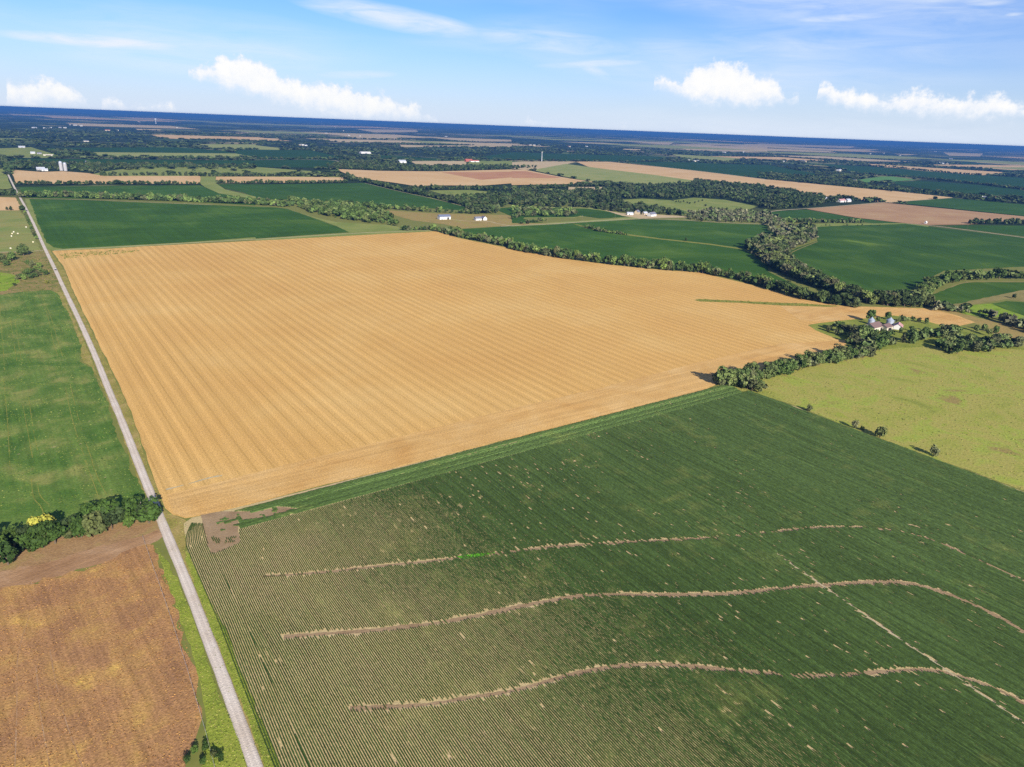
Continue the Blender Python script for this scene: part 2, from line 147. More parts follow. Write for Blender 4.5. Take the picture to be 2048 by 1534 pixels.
('hay_field','wheatfar',3,[(13117,3859),(14233,3859),(14233,5483),(13117,5483)],'',0.5),
('hay_field','tanfar',3,[(3452,8463),(4887,8463),(4887,9944),(3452,9944)],'',0.5),
('hay_field','wheatfar',3,[(10958,6610),(12410,6610),(12410,8210),(10958,8210)],'',0.5),
('hay_field','tanfar',3,[(564,19962),(2339,19962),(2339,23602),(564,23602)],'',0.5),
('hay_field','lightolive',3,[(8638,3100),(10094,3100),(10094,4170),(8638,4170)],'',0.5),
('hay_field','lightolive',3,[(7486,4282),(9009,4282),(9009,5627),(7486,5627)],'',0.5),
('hay_field','wheatfar',3,[(3123,20530),(4408,20530),(4408,25462),(3123,25462)],'',0.5),
('hay_field','wheatfar',3,[(5013,3631),(6005,3631),(6005,4239),(5013,4239)],'',0.5),
('hay_field','lightolive',3,[(6800,1742),(8187,1742),(8187,2821),(6800,2821)],'',0.5),
('hay_field','wheatfar',3,[(1120,17030),(3441,17030),(3441,20746),(1120,20746)],'',0.5),
('hay_field','lightolive',3,[(3375,5895),(4210,5895),(4210,6932),(3375,6932)],'',0.5),
('hay_field','wheatfar',3,[(6570,2500),(7935,2500),(7935,3180),(6570,3180)],'',0.5),
('hay_field','wheatfar',3,[(16265,12709),(18014,12709),(18014,15620),(16265,15620)],'',0.5),
('hay_field','tanfar',3,[(891,9874),(2192,9874),(2192,11713),(891,11713)],'',0.5),
('hay_field','lightolive',3,[(7735,11085),(9179,11085),(9179,12499),(7735,12499)],'',0.5),
('hay_field','lightolive',3,[(7205,9138),(8776,9138),(8776,10282),(7205,10282)],'',0.5),
('hay_field','lightolive',3,[(10771,9482),(12930,9482),(12930,11492),(10771,11492)],'',0.5),
('hay_field','lightolive',3,[(4284,16467),(7022,16467),(7022,19702),(4284,19702)],'',0.5),
('hay_field','lightolive',3,[(9508,10038),(10482,10038),(10482,12169),(9508,12169)],'',0.5),
('hay_field','lightolive',3,[(2492,8780),(3622,8780),(3622,9984),(2492,9984)],'',0.5),
('hay_field','lightolive',3,[(6564,6162),(8267,6162),(8267,7698),(6564,7698)],'',0.5),
('hay_field','lightolive',3,[(2389,19285),(5080,19285),(5080,22419),(2389,22419)],'',0.5),
]
ROADS=[
('gravel_road','gravel',4.1,[(28,5200),(30,3458),(33,2164),(38.5,1707),(40,1391),(39.6,1156),(40.6,1000),(40.5,893),(41.3,730),(41,616),(39.7,531),(39.2,465),(38,396),(37.6,362),(37,320),(36.6,275),(35.8,238),(35.1,207),(33.9,169),(32.5,130),(31,90),(30,40)],'long straight pale gravel road on the left',0.16,0.08),
('farm_lane','pale',3.2,[(48.7,1135),(58.9,1136.3),(119,1135.4),(217.3,1135.7),(316.7,1140),(315.8,1133.6),(475,1145.4),(571.3,1137),(626,1125.4)],'pale farm lane along the far edge of the wheat field',0.12,0.08),
('farm_lane','pale',3.2,[(-24.1,1144.1),(-10.7,1144.7),(23.4,1139),(36.8,1138.8)],'short farm lane left of the crossing',0.12,0.08),
('country_road','pale',5,[(771.7,1129.4),(798.9,1131),(908.5,1121.9),(975.4,1131.4),(1132.3,1131.1),(1151.8,1131.5),(1284.2,1124)],'pale country road past the white house',0.12,0.08),
('country_road','pale',5,[(1150.1,1129.8),(1229.5,1074.9),(1277.3,1011.1),(1356.8,960.6)],'pale country road past the brush',0.12,0.08),
('driveway','pale',3.5,[(713.9,1270.5),(736.1,1249),(752.4,1213.5),(794.5,1205.5),(789.9,1171.7),(795.2,1132)],'driveway between white barn and white house',0.12,0.08),
('country_road','pale',7,[(1729.8,851.8),(1748.4,809.1),(1756,751.9),(1744.3,611.7),(1729.2,505.1)],'pale country road on the right',0.12,0.08),
('country_road','pale',6,[(1512.1,1108.9),(1580.7,1123),(1673.3,1140.6),(1766.5,1140.2),(1974.1,1157.5),(2220.5,1182.3),(2288.8,1179.5),(2735,1207.6)],'pale lane by the tilled field',0.12,0.08),
('country_road','palefar',9,[(51.3,3344.7),(217.4,3324.9),(938.2,3273.8),(949.4,3303.2),(1302.2,3359.7),(1281.8,3129.2),(1233.2,2898.4)],'distant pale lane',0.12,0.08),
('country_road','palefar',8,[(1837.5,3960.3),(1927.6,3869),(1981.6,3597),(2007.2,3423.9)],'curving far lane',0.12,0.08),
('country_road','palefar',14,[(284.8,5077.1),(610.5,5019),(866.1,4916.6)],'faint far lane',0.12,0.08),
('country_road','palefar',10,[(3128.9,3297.9),(2991.5,2882.7),(2939,2525.8),(2781.3,2004.9)],'lane edge of long wheat field',0.12,0.08),
('country_road','palefar',9,[(2345.9,3343.5),(2636.4,3380.9),(2783.5,3320.9),(3128.9,3297.9)],'far lane by the tower',0.12,0.08),
('dirt_track','pathtan',2.4,[(1024.5,682.5),(1106.9,715.5),(1227.1,756.3)],'track at the creek bend',0.12,0.08),
('field_track','pale',2.2,[(922.4,2091.7),(915.4,2004.5),(900.2,1773.3),(899.6,1601),(880.9,1421.6)],'pale track along the bean field edge',0.12,0.08),
('field_track','pale',2.2,[(44.5,1829.6),(153.5,1779.9),(281.4,1678.5),(367.1,1616.1)],'pale bean field margin',0.12,0.08),
]
TL=[
([(-30.3,335.6),(-14.3,335.5),(2.7,335.5),(18.5,334.2),(33.1,333.6)],5.8,13,7.5,10.5,'deep','dark green leafy tree in the dense hedge ending at the gravel road','tree'),
([(2.8,1906.7),(29.3,1900.9)],10,12,10,14,'dark','dark tree in the clump left of the far road','tree'),
([(37,1865.8),(113.8,1856.4),(202.1,1792.1),(292.1,1738),(457.2,1622.4),(476.3,1591.9),(507.3,1553.4)],10,34,9,13,'mix','tree in the long row between the two left bean fields','tree'),
([(661.8,1498.2),(737.9,1395.6),(826,1322.4)],12,16,8,12,'mix','tree in the row behind the white barn lot','tree'),
([(921.6,2255.6),(937.9,2117.1),(915.2,1802.7),(913.5,1625.8),(889.2,1435)],12,16,9,13,'dark','dark tree in the diagonal row beside the blue green bean field','tree'),
([(40.4,2173.1),(246.3,2141.5),(449.6,2110.3)],8.5,12,7,11,'dark','small dark tree in the row under the pale wheat strip','tree'),
([(502.7,2142.9),(603.9,2120.1),(868.9,2108.3)],8.5,12,7,11,'dark','small dark tree in the row under the short wheat strip','tree'),
([(961.2,1869.7),(1137.2,1836.9),(1254.8,1786.2),(1262.1,1793.5),(1637,1860.2),(1814.6,1871)],15,22,9,13,'dark','dark tree in the row below the far wheat field','tree'),
([(836.9,1142.4),(906.5,1172.8)],13,14,6,9,'mix','tree by the country road','tree'),
([(926.5,1058.6),(914.9,1009.1),(921.1,981.2),(931.7,952.3)],7,12,4,7,'mix','bushy tree in the short strip inside the bean field','tree'),
([(575.5,1145.2),(629.6,1134.1)],9,10,7,11,'mix','tree at the far corner of the wheat field','tree'),
([(624.8,1120.9),(629.5,1046.8),(651,921.1),(639.5,903),(665.7,811.4),(700.1,740.4),(740.6,681.9),(774.9,644.2),(786.6,589.8),(776.5,535.3)],6.6,13,8.5,13.5,'mix','tree in the row along the far side of the wheat field','tree'),
([(774.1,532.6),(763.3,472.2),(775.6,431.7),(784.8,421.8)],6.5,14,9,13,'dark','tree in the dark row where wheat meets the creek','tree'),
([(1366.1,864.8),(1209.3,782.3),(1099.3,742.4),(1002.9,695.3),(920.8,626.9),(873,554.8),(846.7,500.6),(826,454),(822.1,420.3),(841.2,400.6),(876,388.9)],7.5,26,10,15,'creek','tree lining the winding creek through the bean fields','tree'),
([(896,401.7),(957,425.5),(1003.3,436.7),(1079.5,445.7),(1121.1,434),(1157.5,421.1),(1193.9,404.4),(1259.2,370.4)],8,10,10,14,'light','pale green tree in the creek row on the right','tree'),
([(1440.2,1020.1),(1437.5,968.5),(1533.3,927.3),(1618.4,898.6)],12,18,7,10,'mix','tree in the row beside the small bean field','tree'),
([(1435.5,904.5),(1519,881.9),(1612.1,847.5)],14,8,2.5,4,'dark','low bush along the grass strip','shrub'),
([(1896.3,781.2),(1968.6,761.2),(2042.5,724.1),(2146.6,664.4)],12,10,9,13,'dark','dark tree beside the tilled field','tree'),
([(3955.1,2281.7),(3984.9,1949.2),(3847.5,1584.9),(3702.4,1349.4),(3613.5,1150.4)],16,20,9,13,'dark','tree in a far row','tree'),
([(5358.2,3045),(5342,2806.7),(4989.2,2215.3),(5031.3,2085.9)],18,16,8,12,'dark','tree in a far row','tree'),
([(2221.1,1324.6),(2222,1264.9),(2238.7,1192.3)],14,10,10,14,'dark','round dark tree in the row by the tilled field','tree'),
([(859.2,367.6),(873.2,354.8),(879.7,315.9),(868.3,295.6),(855.9,277.3),(837.1,247.5)],8,16,7,11,'grey','grey green tree on the rough ground beyond the farmstead','tree'),
([(428,325.1),(448.1,320),(484,317.1),(539.3,317.9),(577.2,312.1),(610.6,309.4)],5.4,14,6.5,10,'belt','bushy tree in the belt along the corner of the wheat stubble','tree'),
([(430.5,325.7),(438.4,312.4),(441.8,303.4),(443.9,296.4)],5,13,9,12.5,'belt','tree in the clump at the corner of the row crop field','tree'),
([(760.1,356.2),(775.9,352.4),(781.4,340.2)],7,6,5,8,'belt','small tree beside the pink roofed shed','tree'),
([(260.1,2428.3),(358.5,2449.5),(454.5,2441.9),(520,2411.2)],20,20,8,12,'dark','tree on the olive pasture','tree'),
([(516.7,2396.3),(678.5,2382.1),(967.8,2346.1)],14,18,9,12,'dark','tree row beyond short wheat strip','tree'),
([(223.5,3351.1),(437.1,3300.5),(952.2,3321.6),(955.1,3322.5),(1327.3,3424)],18,16,9,13,'dark','tree beside the distant lane','tree'),
([(36,3350.9),(37.1,2767.1),(47.5,2683.7)],14,16,9,13,'dark','dark tree beside the far road','tree'),
]
TA=[
([(541,1662.9),(585.3,1583.6),(660.7,1550.3),(689.3,1448.2),(656.7,1410.3),(628.8,1294),(580.5,1160),(578.3,1243.3),(556.5,1250.7),(522,1348.5),(509,1436.5)],13,9,13,'light','light green tree in the wooded draw behind the olive meadow','tree'),
([(875.4,1412.7),(949.6,1431.7),(894.6,1308.5),(817.6,1309)],12,12,16,'dark','tall dark tree in the dense clump behind the white house','tree'),
([(1225.2,1740.7),(1408.3,1724.2),(1579.1,1733.3),(1778.3,1827),(1959.2,1848),(2140.3,1873.9),(2289,1999.5),(2338.6,1680.3),(2245.2,1459),(2177.3,1315),(2078.5,1237.1),(1798.6,1161.6),(1621.5,1152.9),(1624.6,1157),(1687.5,1235.3),(1770.3,1404.1),(1700.2,1472.8),(1580.3,1446.3),(1512,1498.3),(1408.1,1491.4),(1295.2,1427.5),(1170.9,1343.1),(991.7,1406.8)],17,9,14,'dark','tree in the broad wood behind the country road','tree'),
([(934.4,1643.4),(1025.3,1655.7),(1100.8,1673.6),(1188.2,1690.9),(998,1418.4),(937.6,1403),(888,1422.2)],16,9,13,'dark','tree in the wood by the paddock','tree'),
([(1167.1,1338.7),(1337.2,1410.4),(1325.7,1328.5),(1318.4,1162.5),(1283.6,1138.7),(1186.6,1227.7),(1174.5,1288)],13,9,13,'dark','tree in the grove behind the middle farm','tree'),
([(953.6,1352.3),(1042.1,1326.6),(1089,1292.3),(1018.6,1199),(904.2,1235.3),(858.1,1215.7)],13,8,12,'mix','tree in the grove beside the small bean field','tree'),
([(1222.3,1068.4),(1331.3,1158.5),(1446,1203.4),(1539.5,1094.6),(1422.6,958.1),(1279,896.1),(1372.7,972.3),(1279.2,1012.6)],13,8,12,'grey','grey green tree in the thicket at the field corner','tree'),
([(3242,2415.6),(3277.7,2078),(3096.1,1777.8),(2930.6,1521.5),(2974.1,1303.2),(2968.4,1072.9),(2939.8,963.5),(2783.5,909.8),(2786,1004.1),(2767.7,1231),(2769.8,1435.8),(2789,1706),(2762.9,1988.2)],24,9,13,'dark','tree in the belt above the long wheat field','tree'),
([(1279,896.1),(1415.1,897.2),(1277.8,789),(1115.9,721.6),(1033.5,688.8),(1033.7,708),(1146.1,775.5),(1207.3,832.7)],10,9,13,'grey','grey green tree in the creek bend below the thicket','tree'),
([(1013,753.4),(1086.1,791.2),(1188.6,835.9),(1051.2,720.6),(1016.8,677.1),(902.3,564.7),(868.5,561.5),(887.6,615.7),(941.3,667.4),(977.1,708.4)],9,10,14,'creek','tall tree in the wide part of the creek wood','tree'),
([(660.9,381.7),(668.6,374.4),(660.8,352.7),(663.2,337.9),(679.7,317.2),(737.6,315.7),(770.2,301.8),(746,292.4),(705.6,307.7),(668.6,311.4),(611.5,310),(621.2,329.3),(642.1,356.3)],8,8,11.5,'belt','tree in the thick shelter belt in front of the farmstead','tree'),
([(707.8,297.6),(731.1,296),(750.2,284.1),(784.3,255.8),(769.6,246.1),(718.6,256.6),(678.3,266.1),(690,286.9)],8,6.5,10,'belt','tree in the thicket at the top of the pasture','tree'),
([(59.8,3107.1),(236.5,2977.5),(826.3,2889.7),(795.2,2782.9),(393.4,2771.1),(285.8,2677.3),(268.1,2442),(230.6,2544.2),(208.1,2657.1),(48.8,2727.5)],20,9,13,'dark','tree around the far left farm','tree'),
([(1101.5,2872.6),(1313,3205.1),(1373.7,3135.1),(1510.8,3033.9),(1481.2,2878.6),(2023.2,2887.1),(2106.2,2844.1),(2097,2782),(1906.8,2715.6),(1869.4,2666.8),(1439.2,2561.6),(1214,2598),(1079.1,2711.5)],20,9,13,'dark','tree in the band above the far wheat field','tree'),
]
SINGLES=[
(-8.9,338.8,11.5,'yellow','yellow leaved tree in the hedge by the dirt track','tree',1),
(32.1,329.3,11,'deep','round dark green tree overhanging the gravel road at the hedge end','tree',1),
(34.3,329.7,9.5,'deep','dark green hedge tree whose shadow falls on the gravel road','tree',1),
(-22.4,324.1,11.5,'deep','large round green tree at the left end of the hedge','tree',1),
(13.5,1107.7,14,'dark','big round tree beside the lane left of the crossing','tree',1.3),
(0.6,1075,11,'mix','leafy tree in the scrub left of the big round tree','tree',1.2),
(-8.7,1057.6,11,'dark','dark tree at the left edge of the scrub','tree',1),
(-12.1,1067.5,11,'dark','dark tree cut by the left frame edge in the scrub','tree',1),
(18.1,1017.2,6,'mix','bushy green shrub in the scrub beside the gravel road','shrub',1.3),
(21.8,995.8,6,'mix','bushy green shrub in the scrub beside the gravel road','shrub',1.3),
(25.5,978.9,6,'mix','bushy green shrub in the scrub beside the gravel road','shrub',1.3),
(9.5,964,6,'mix','bushy green shrub in the scrub beside the gravel road','shrub',1.3),
(13.8,947.9,6,'mix','bushy green shrub in the scrub beside the gravel road','shrub',1.3),
(18.5,952.8,6,'mix','bushy green shrub in the scrub beside the gravel road','shrub',1.3),
(29.7,962.1,6,'mix','bushy green shrub in the scrub beside the gravel road','shrub',1.3),
(4.7,952.1,6,'mix','bushy green shrub in the scrub beside the gravel road','shrub',1.3),
(15.5,1038.7,6,'mix','bushy green shrub in the scrub beside the gravel road','shrub',1.3),
(20,1032.6,6,'mix','bushy green shrub in the scrub beside the gravel road','shrub',1.3),
(22.3,961.8,6,'mix','bushy green shrub in the scrub beside the gravel road','shrub',1.3),
(1.8,946.5,6,'mix','bushy green shrub in the scrub beside the gravel road','shrub',1.3),
(8.2,943.5,6,'mix','bushy green shrub in the scrub beside the gravel road','shrub',1.3),
(18.2,982.2,6,'mix','bushy green shrub in the scrub beside the gravel road','shrub',1.3),
(12.9,977.1,6,'mix','bushy green shrub in the scrub beside the gravel road','shrub',1.3),
(26.2,1013.6,6,'mix','bushy green shrub in the scrub beside the gravel road','shrub',1.3),
(-6.2,1040,6,'mix','bushy green shrub in the scrub beside the gravel road','shrub',1.3),
(-3.3,1063.7,6,'mix','bushy green shrub in the scrub beside the gravel road','shrub',1.3),
(27.3,914.2,3.5,'yellow','yellowish low bush near the grass strip','shrub',1.5),
(-1.9,914.8,3,'dark','dark brush on the lime meadow','shrub',1.6),
(31.1,1588.9,12,'dark','dark tree standing beside the far gravel road','tree',1),
(14.4,1624,7.5,'dark','rounder of the two trees on the pale stubble edge','tree',1),
(8.5,1628.3,6,'dark','smaller of the two trees on the pale stubble edge','tree',1),
(34,1572.7,5,'mix','low shrub in the row along the left side of the gravel road','shrub',1.3),
(33.9,1540,5,'mix','low shrub in the row along the left side of the gravel road','shrub',1.3),
(33.6,1519.8,5,'mix','low shrub in the row along the left side of the gravel road','shrub',1.3),
(33.7,1494.5,5,'mix','low shrub in the row along the left side of the gravel road','shrub',1.3),
(34,1462,5,'mix','low shrub in the row along the left side of the gravel road','shrub',1.3),
(33.7,1430.9,5,'mix','low shrub in the row along the left side of the gravel road','shrub',1.3),
(34.2,1405.6,5,'mix','low shrub in the row along the left side of the gravel road','shrub',1.3),
(33.9,1376.7,5,'mix','low shrub in the row along the left side of the gravel road','shrub',1.3),
(33.7,1348.9,5,'mix','low shrub in the row along the left side of the gravel road','shrub',1.3),
(33.7,1317.6,5,'mix','low shrub in the row along the left side of the gravel road','shrub',1.3),
(34,1291.7,5,'mix','low shrub in the row along the left side of the gravel road','shrub',1.3),
(34.2,1266.8,5,'mix','low shrub in the row along the left side of the gravel road','shrub',1.3),
(34.6,1246.6,5,'mix','low shrub in the row along the left side of the gravel road','shrub',1.3),
(730.1,374.2,13,'belt','tall tree behind the left grain bin','tree',0.8),
(758.8,370.3,9,'belt','tree behind the right grain bin','tree',1),
(683,358.1,5.5,'belt','small tree close around the farm buildings','tree',1),
(682.4,352,5.5,'belt','small tree close around the farm buildings','tree',1),
(684.3,363.9,5.5,'belt','small tree close around the farm buildings','tree',1),
(716.9,334,5.5,'belt','small tree close around the farm buildings','tree',1),
(733,332,5.5,'belt','small tree close around the farm buildings','tree',1),
(738.9,369.7,5.5,'belt','small tree close around the farm buildings','tree',1),
(751.4,356.2,5.5,'belt','small tree close around the farm buildings','tree',1),
(653.2,373.6,6,'belt','round tree at the tip of the farmstead lawn','tree',1),
(638.3,344.7,3,'yellow','bright yellow green bush at the lawn edge','shrub',1),
(825.7,411.6,8,'yellow','yellow tree in the creek row','tree',1),
(1155.7,771.8,9,'light','bright pale green tree at the creek bend','tree',1),
(1022.5,351,6,'dark','lone tree on the track at the right edge','tree',1),
(439.4,220.4,6,'grey','grey green bush left of the two on the bean field edge','shrub',1),
(440.2,215.3,3.5,'dark','low dark bush between the two larger bushes on the field edge','shrub',1),
(439.6,202.8,8,'belt','largest round bush on the edge of the bean field','shrub',1.1),
(441.8,170,7,'grey','sparse grey bush at the lower edge of the pasture','shrub',1),
(439.7,253.8,5,'grey','sparse bare bush nearest the shelter belt on the field edge','shrub',1),
(741.1,293.2,8,'belt','lone tree above the thicket','tree',1),
(796.2,298.1,7.5,'belt','tree in the loose group beyond the thicket','tree',1),
(807.8,295.4,7.5,'belt','tree in the loose group beyond the thicket','tree',1),
(790.2,283.6,7.5,'belt','tree in the loose group beyond the thicket','tree',1),
(809.9,284.4,7.5,'belt','tree in the loose group beyond the thicket','tree',1),
(17.7,181.1,2.3,'deep','small leafy bush at the foot of the sorghum field','shrub',1.2),
(20.4,183.6,2.3,'deep','small leafy bush at the foot of the sorghum field','shrub',1.2),
(21.3,178.1,2.3,'deep','small leafy bush at the foot of the sorghum field','shrub',1.2),
(24.8,179.2,2.3,'deep','small leafy bush at the foot of the sorghum field','shrub',1.2),
(25.9,176.8,2.3,'deep','small leafy bush at the foot of the sorghum field','shrub',1.2),
(23.1,182.9,2.3,'deep','small leafy bush at the foot of the sorghum field','shrub',1.2),
(987,860.2,6,'mix','lone tree in the broad bean field','tree',1),
(1370.7,1731.6,9,'dark','lone dark tree on the olive clearing','tree',1),
(31.1,1620.5,9,'dark','dark tree touching the one beside the far gravel road','tree',1),
(1540.2,1404.3,5,'dark','small dark tree dotted over the light pasture','shrub',1.2),
(1536,1381.9,5,'dark','small dark tree dotted over the light pasture','shrub',1.2),
(1551.8,1377.8,5,'dark','small dark tree dotted over the light pasture','shrub',1.2),
(1535.2,1349.3,5,'dark','small dark tree dotted over the light pasture','shrub',1.2),
(1529,1334.8,5,'dark','small dark tree dotted over the light pasture','shrub',1.2),
(1558.5,1343.2,5,'dark','small dark tree dotted over the light pasture','shrub',1.2),
(1599.5,1365.7,5,'dark','small dark tree dotted over the light pasture','shrub',1.2),
(1632.9,1381,5,'dark','small dark tree dotted over the light pasture','shrub',1.2),
(1522.3,1362.4,5,'dark','small dark tree dotted over the light pasture','shrub',1.2),
(1519.8,1376.1,5,'dark','small dark tree dotted over the light pasture','shrub',1.2),
(1522,1274.5,6,'dark','dark bush below the dotted pasture trees','shrub',1.6),
(1486.4,1225.6,7,'dark','dark tree in the short straight row on the light pasture','tree',1),
(1479.5,1207.7,7,'dark','dark tree in the short straight row on the light pasture','tree',1),
(1482.6,1198.3,7,'dark','dark tree in the short straight row on the light pasture','tree',1),
(1488.3,1191.1,7,'dark','dark tree in the short straight row on the light pasture','tree',1),
(1505.8,1191.6,7,'dark','dark tree in the short straight row on the light pasture','tree',1),
]
BALES=[(9.8,1325.4),(7.5,1309.1),(14.4,1306.6),(5.7,1281.7),(29.3,1214.8),(1.7,1167.3),(27.5,1375.2)]
CAR=(40.6,989.5)
B=[
('machine_shed',702.3,349,17,12,4.2,3.2,0,'cream','brownmetal','long farm shed with brown metal roof and cream walls in front of the grain bins','door2'),
('garage',714,344,11,9,4,2,0,'cream','brownmetal','cream garage with a wide dark doorway beside the brown roofed shed','open'),
('small_shed',730.8,340.5,11,8,3.2,2.6,25,'white','pinkmetal','small white shed with pink metal roof right of the grain bins','door'),
('barn',722.9,1254.2,24,12,5.5,3.4,-4,'white','bluemetal','long white barn with slate blue roof on the dry grass lot','door2'),
('house',779.9,1219.3,13,9,4,3,-6,'white','slate','white house with slate roof beside the driveway','win'),
('house_wing',793.9,1218.8,11,8,4.4,3.4,84,'white','slate','white gabled house joined to the driveway end','win'),
('shed',1171.6,1191.1,14,8,4,2,-25,'white','palemetal','white shed at the west end of the middle farm','door'),
('house',1204.5,1200.5,12,9,4.5,4,20,'tan','slate','tan house in the middle farm','win'),
('barn',1208,1179.8,11,8,4,3,0,'tan','palemetal','small tan barn in the middle farm','door'),
('house',1204.2,1152.4,20,11,5,4,10,'white','slate','white house with grey roof at the east end of the middle farm','win'),
('shed',2097.5,1232.2,30,14,5,4,0,'white','pinkmetal','long pink roofed shed by the tilled field','door2'),
('house',2129.9,1231.3,20,12,5,4,0,'white','palemetal','white farmhouse by the tilled field','win'),
('house',2105.4,1293.6,12,9,5,4,0,'white','palemetal','white house half hidden in the wood','win'),
('pump_house',1770.8,824,5,5,4.5,2,0,'white','white','tiny white shed standing alone by the country road','door'),
('house',119.6,2675.7,22,12,5,4,0,'palewall','palemetal','grey white farmhouse beside the tall silos','win'),
('shed',128,2643,16,10,4,3,0,'white','palemetal','white shed in front of the grey farmhouse','door'),
('house',144.6,3627.5,16,12,5,4,0,'white','palemetal','white far house on the olive paddock','win'),
('shed',166.3,3612.3,16,9,4,3,0,'palewall','slate','grey shed beside the white far house','door'),
('pole_barn',189.7,3484.8,34,12,3.5,2.5,0,'cream','cream','long open pole barn on the olive paddock','open'),
('house',126.9,4156.2,26,14,5,4,0,'palewall','palemetal','far pale farm building near the road',''),
('shed',1779.3,4003.6,60,34,6,4,0,'white','white','big white shed among far trees',''),
('barn',1569.5,3119.3,36,22,7,6,0,'white','palemetal','white barn by the tan paddock',''),
('barn',1998.9,3226.8,40,18,8,6,0,'redwall','redroof','red farm building left of the tower',''),
('barn',2020.7,3207.5,50,16,6,4,0,'white','redroof','low red roofed building left of the tower',''),
]
SMALL=[(1782.4,5049.9),(1786.5,5111.6),(1794.6,5034.9),(3303.9,7126.6),(18971.8,49521.2),(20132.9,52919.2),(4926.5,11969.7),(6978.6,17491.6),(5492.0,9516.7),(2039.3,3304.7),(3624.8,9394.7),(3627.8,8326.6),(3560.0,8501.7),(374.9,8200.0),(455.5,8159.6),(504.5,8312.8),(643.3,8532.3),(358.2,6654.4),(2019.1,10365.4),(1731.5,17631.6),(1636.2,18286.1),(2335.1,15269.2),(2618.2,16520.2),(939.9,7950.1),(1036.8,8051.4),(279.5,3028.6),(476.7,5045.9),(853.6,9953.8),(829.1,10252.0),(890.9,9690.4),(609.4,8640.2),(4585.7,6208.7),(4591.6,6151.6),(4620.0,6103.9),(4917.2,5982.1),(5336.1,6192.7),(3860.4,3503.9),(3918.7,3466.1),(3903.8,3408.4),(3945.2,3411.6),(3977.6,3330.5),(3975.3,3371.9),(6823.4,5278.1),(6294.2,5105.1),(-51421.6,-53548.3),(42558.3,40960.7),(313759.4,386761.0),(4956.2,3447.0),(5042.2,3485.1),(5403.8,3596.7),(5264.7,3469.6),(5385.4,3561.4),(4159.8,2711.9),(4076.2,2667.9),(4106.7,2473.0),(4201.1,2522.5),(3236.9,1860.4),(87970.2,46693.3),(16259.8,7716.9),(9552.2,4331.3),(7201.8,3327.0),(7371.4,3429.2),(7091.9,3231.8),(10987.4,5949.2),(10015.2,5194.7),(10001.5,5607.9),(2861.8,1151.1),(2862.7,1159.7),(2897.9,1129.3),(2928.3,1113.2),(2890.1,1118.1)]
SILO=[(172.2,2658.2),(182.3,2647.0)]
BINS=[(720.5,367.4),(735.0,355.5)]
TOWER=(2536.8,3324.9)
WT=(2368.5,13815.1)
POLES=[(1084.9,1150.9),(987.8,1145.9),(889.5,1138.2),(1238.2,1090.0),(1772.7,735.3),(743.4,1131.8)]
TERR=[([(63.6,260.7),(69.8,257.6),(80.8,252.4),(95.0,246.5),(109.9,241.2),(127.7,233.6),(140.4,229.3),(157.2,222.6),(175.2,216.7),(188.2,211.0),(205.2,202.5),(220.4,195.1),(232.5,189.1),(251.3,179.6),(268.0,172.4),(283.4,166.6),(294.0,162.8),(301.7,159.6),(317.4,150.6),(329.6,142.0),(339.5,127.4),(341.8,116.7),(341.8,111.7),(341.8,101.2),(341.7,90.7),(341.8,83.2),(338.4,54.4)],1.8),([(59.0,219.6),(70.7,214.1),(86.9,205.8),(105.9,197.8),(122.7,192.4),(134.8,189.4),(151.4,185.2),(165.9,180.7),(179.1,174.0),(193.0,164.8),(207.3,155.9),(222.2,147.3),(239.0,140.0),(256.0,132.2),(273.0,124.1),(285.4,117.6),(295.7,109.9),(301.5,100.0),(303.8,89.0),(304.3,79.6),(302.2,68.3),(296.5,41.7)],2.7),([(65.7,174.4),(79.8,166.6),(89.9,161.4),(98.0,158.8),(110.5,153.6),(119.1,151.0),(130.4,148.8),(141.6,145.9),(152.3,142.0),(165.4,135.1),(175.2,127.3),(185.9,118.1),(196.9,109.3),(205.0,102.7),(220.9,93.1),(238.9,84.5),(250.0,77.4),(255.4,69.5),(259.5,59.7),(259.4,52.2),(258.2,30.2)],2.0),([(265.6,157.4),(260.9,128.3),(256.2,97.5),(253.4,73.8),(249.3,48.4),(246.6,33.2)],0.9)]
BARE=[(53.3,324.5),(62.0,323.0),(78.4,314.1),(87.7,313.0),(95.3,306.1),(80.7,306.1),(67.0,310.3),(62.8,291.3),(49.6,287.9),(52.0,309.2)]
CURV=[(45.2,321.0),(49.8,324.0),(53.0,323.6),(52.0,309.2),(49.2,288.1),(41.8,293.6)]
GREENPATCH=[(139.9,230.6),(147.7,228.5),(156.1,224.2),(148.1,225.0),(140.5,227.4)]
TRACKS=[[(-20.3,605.0),(-12.9,601.6),(-0.9,598.1),(13.5,592.2)],[(14.6,877.2),(17.9,838.0),(19.1,770.4),(16.7,674.9),(16.8,621.5)],[(17.8,875.7),(19.6,831.2),(21.0,754.1),(20.1,673.1),(19.8,623.4)],[(-16.2,837.1),(-17.1,735.5),(-17.2,647.0),(-17.6,606.7)],[(-9.8,774.7),(-9.7,680.8),(-9.5,625.3)],[(-6.6,768.1),(-6.7,671.3),(-6.6,627.2)],[(15.7,549.0),(14.3,497.4),(14.2,451.0),(15.1,409.0)],[(19.0,553.0),(17.6,495.6),(17.3,443.2),(18.1,398.7)],[(-9.7,525.9),(-9.1,477.1),(-8.7,433.8)],[(-5.9,536.5),(-6.3,484.0),(-5.9,443.2)],[(-18.5,582.6),(-18.3,504.4),(-19.1,425.9)],[(-10.5,406.3),(-11.0,381.8),(-7.7,371.0),(-7.8,354.3)],[(-8.2,398.9),(-8.3,383.9),(-4.6,370.8)],[(14.4,416.9),(15.4,384.8),(15.7,356.8)],[(17.5,415.0),(17.8,387.3),(19.2,369.1)]]
TIREWHEAT=[[(44.7,359.4),(55.2,359.9),(67.2,361.8),(72.5,360.7)]]
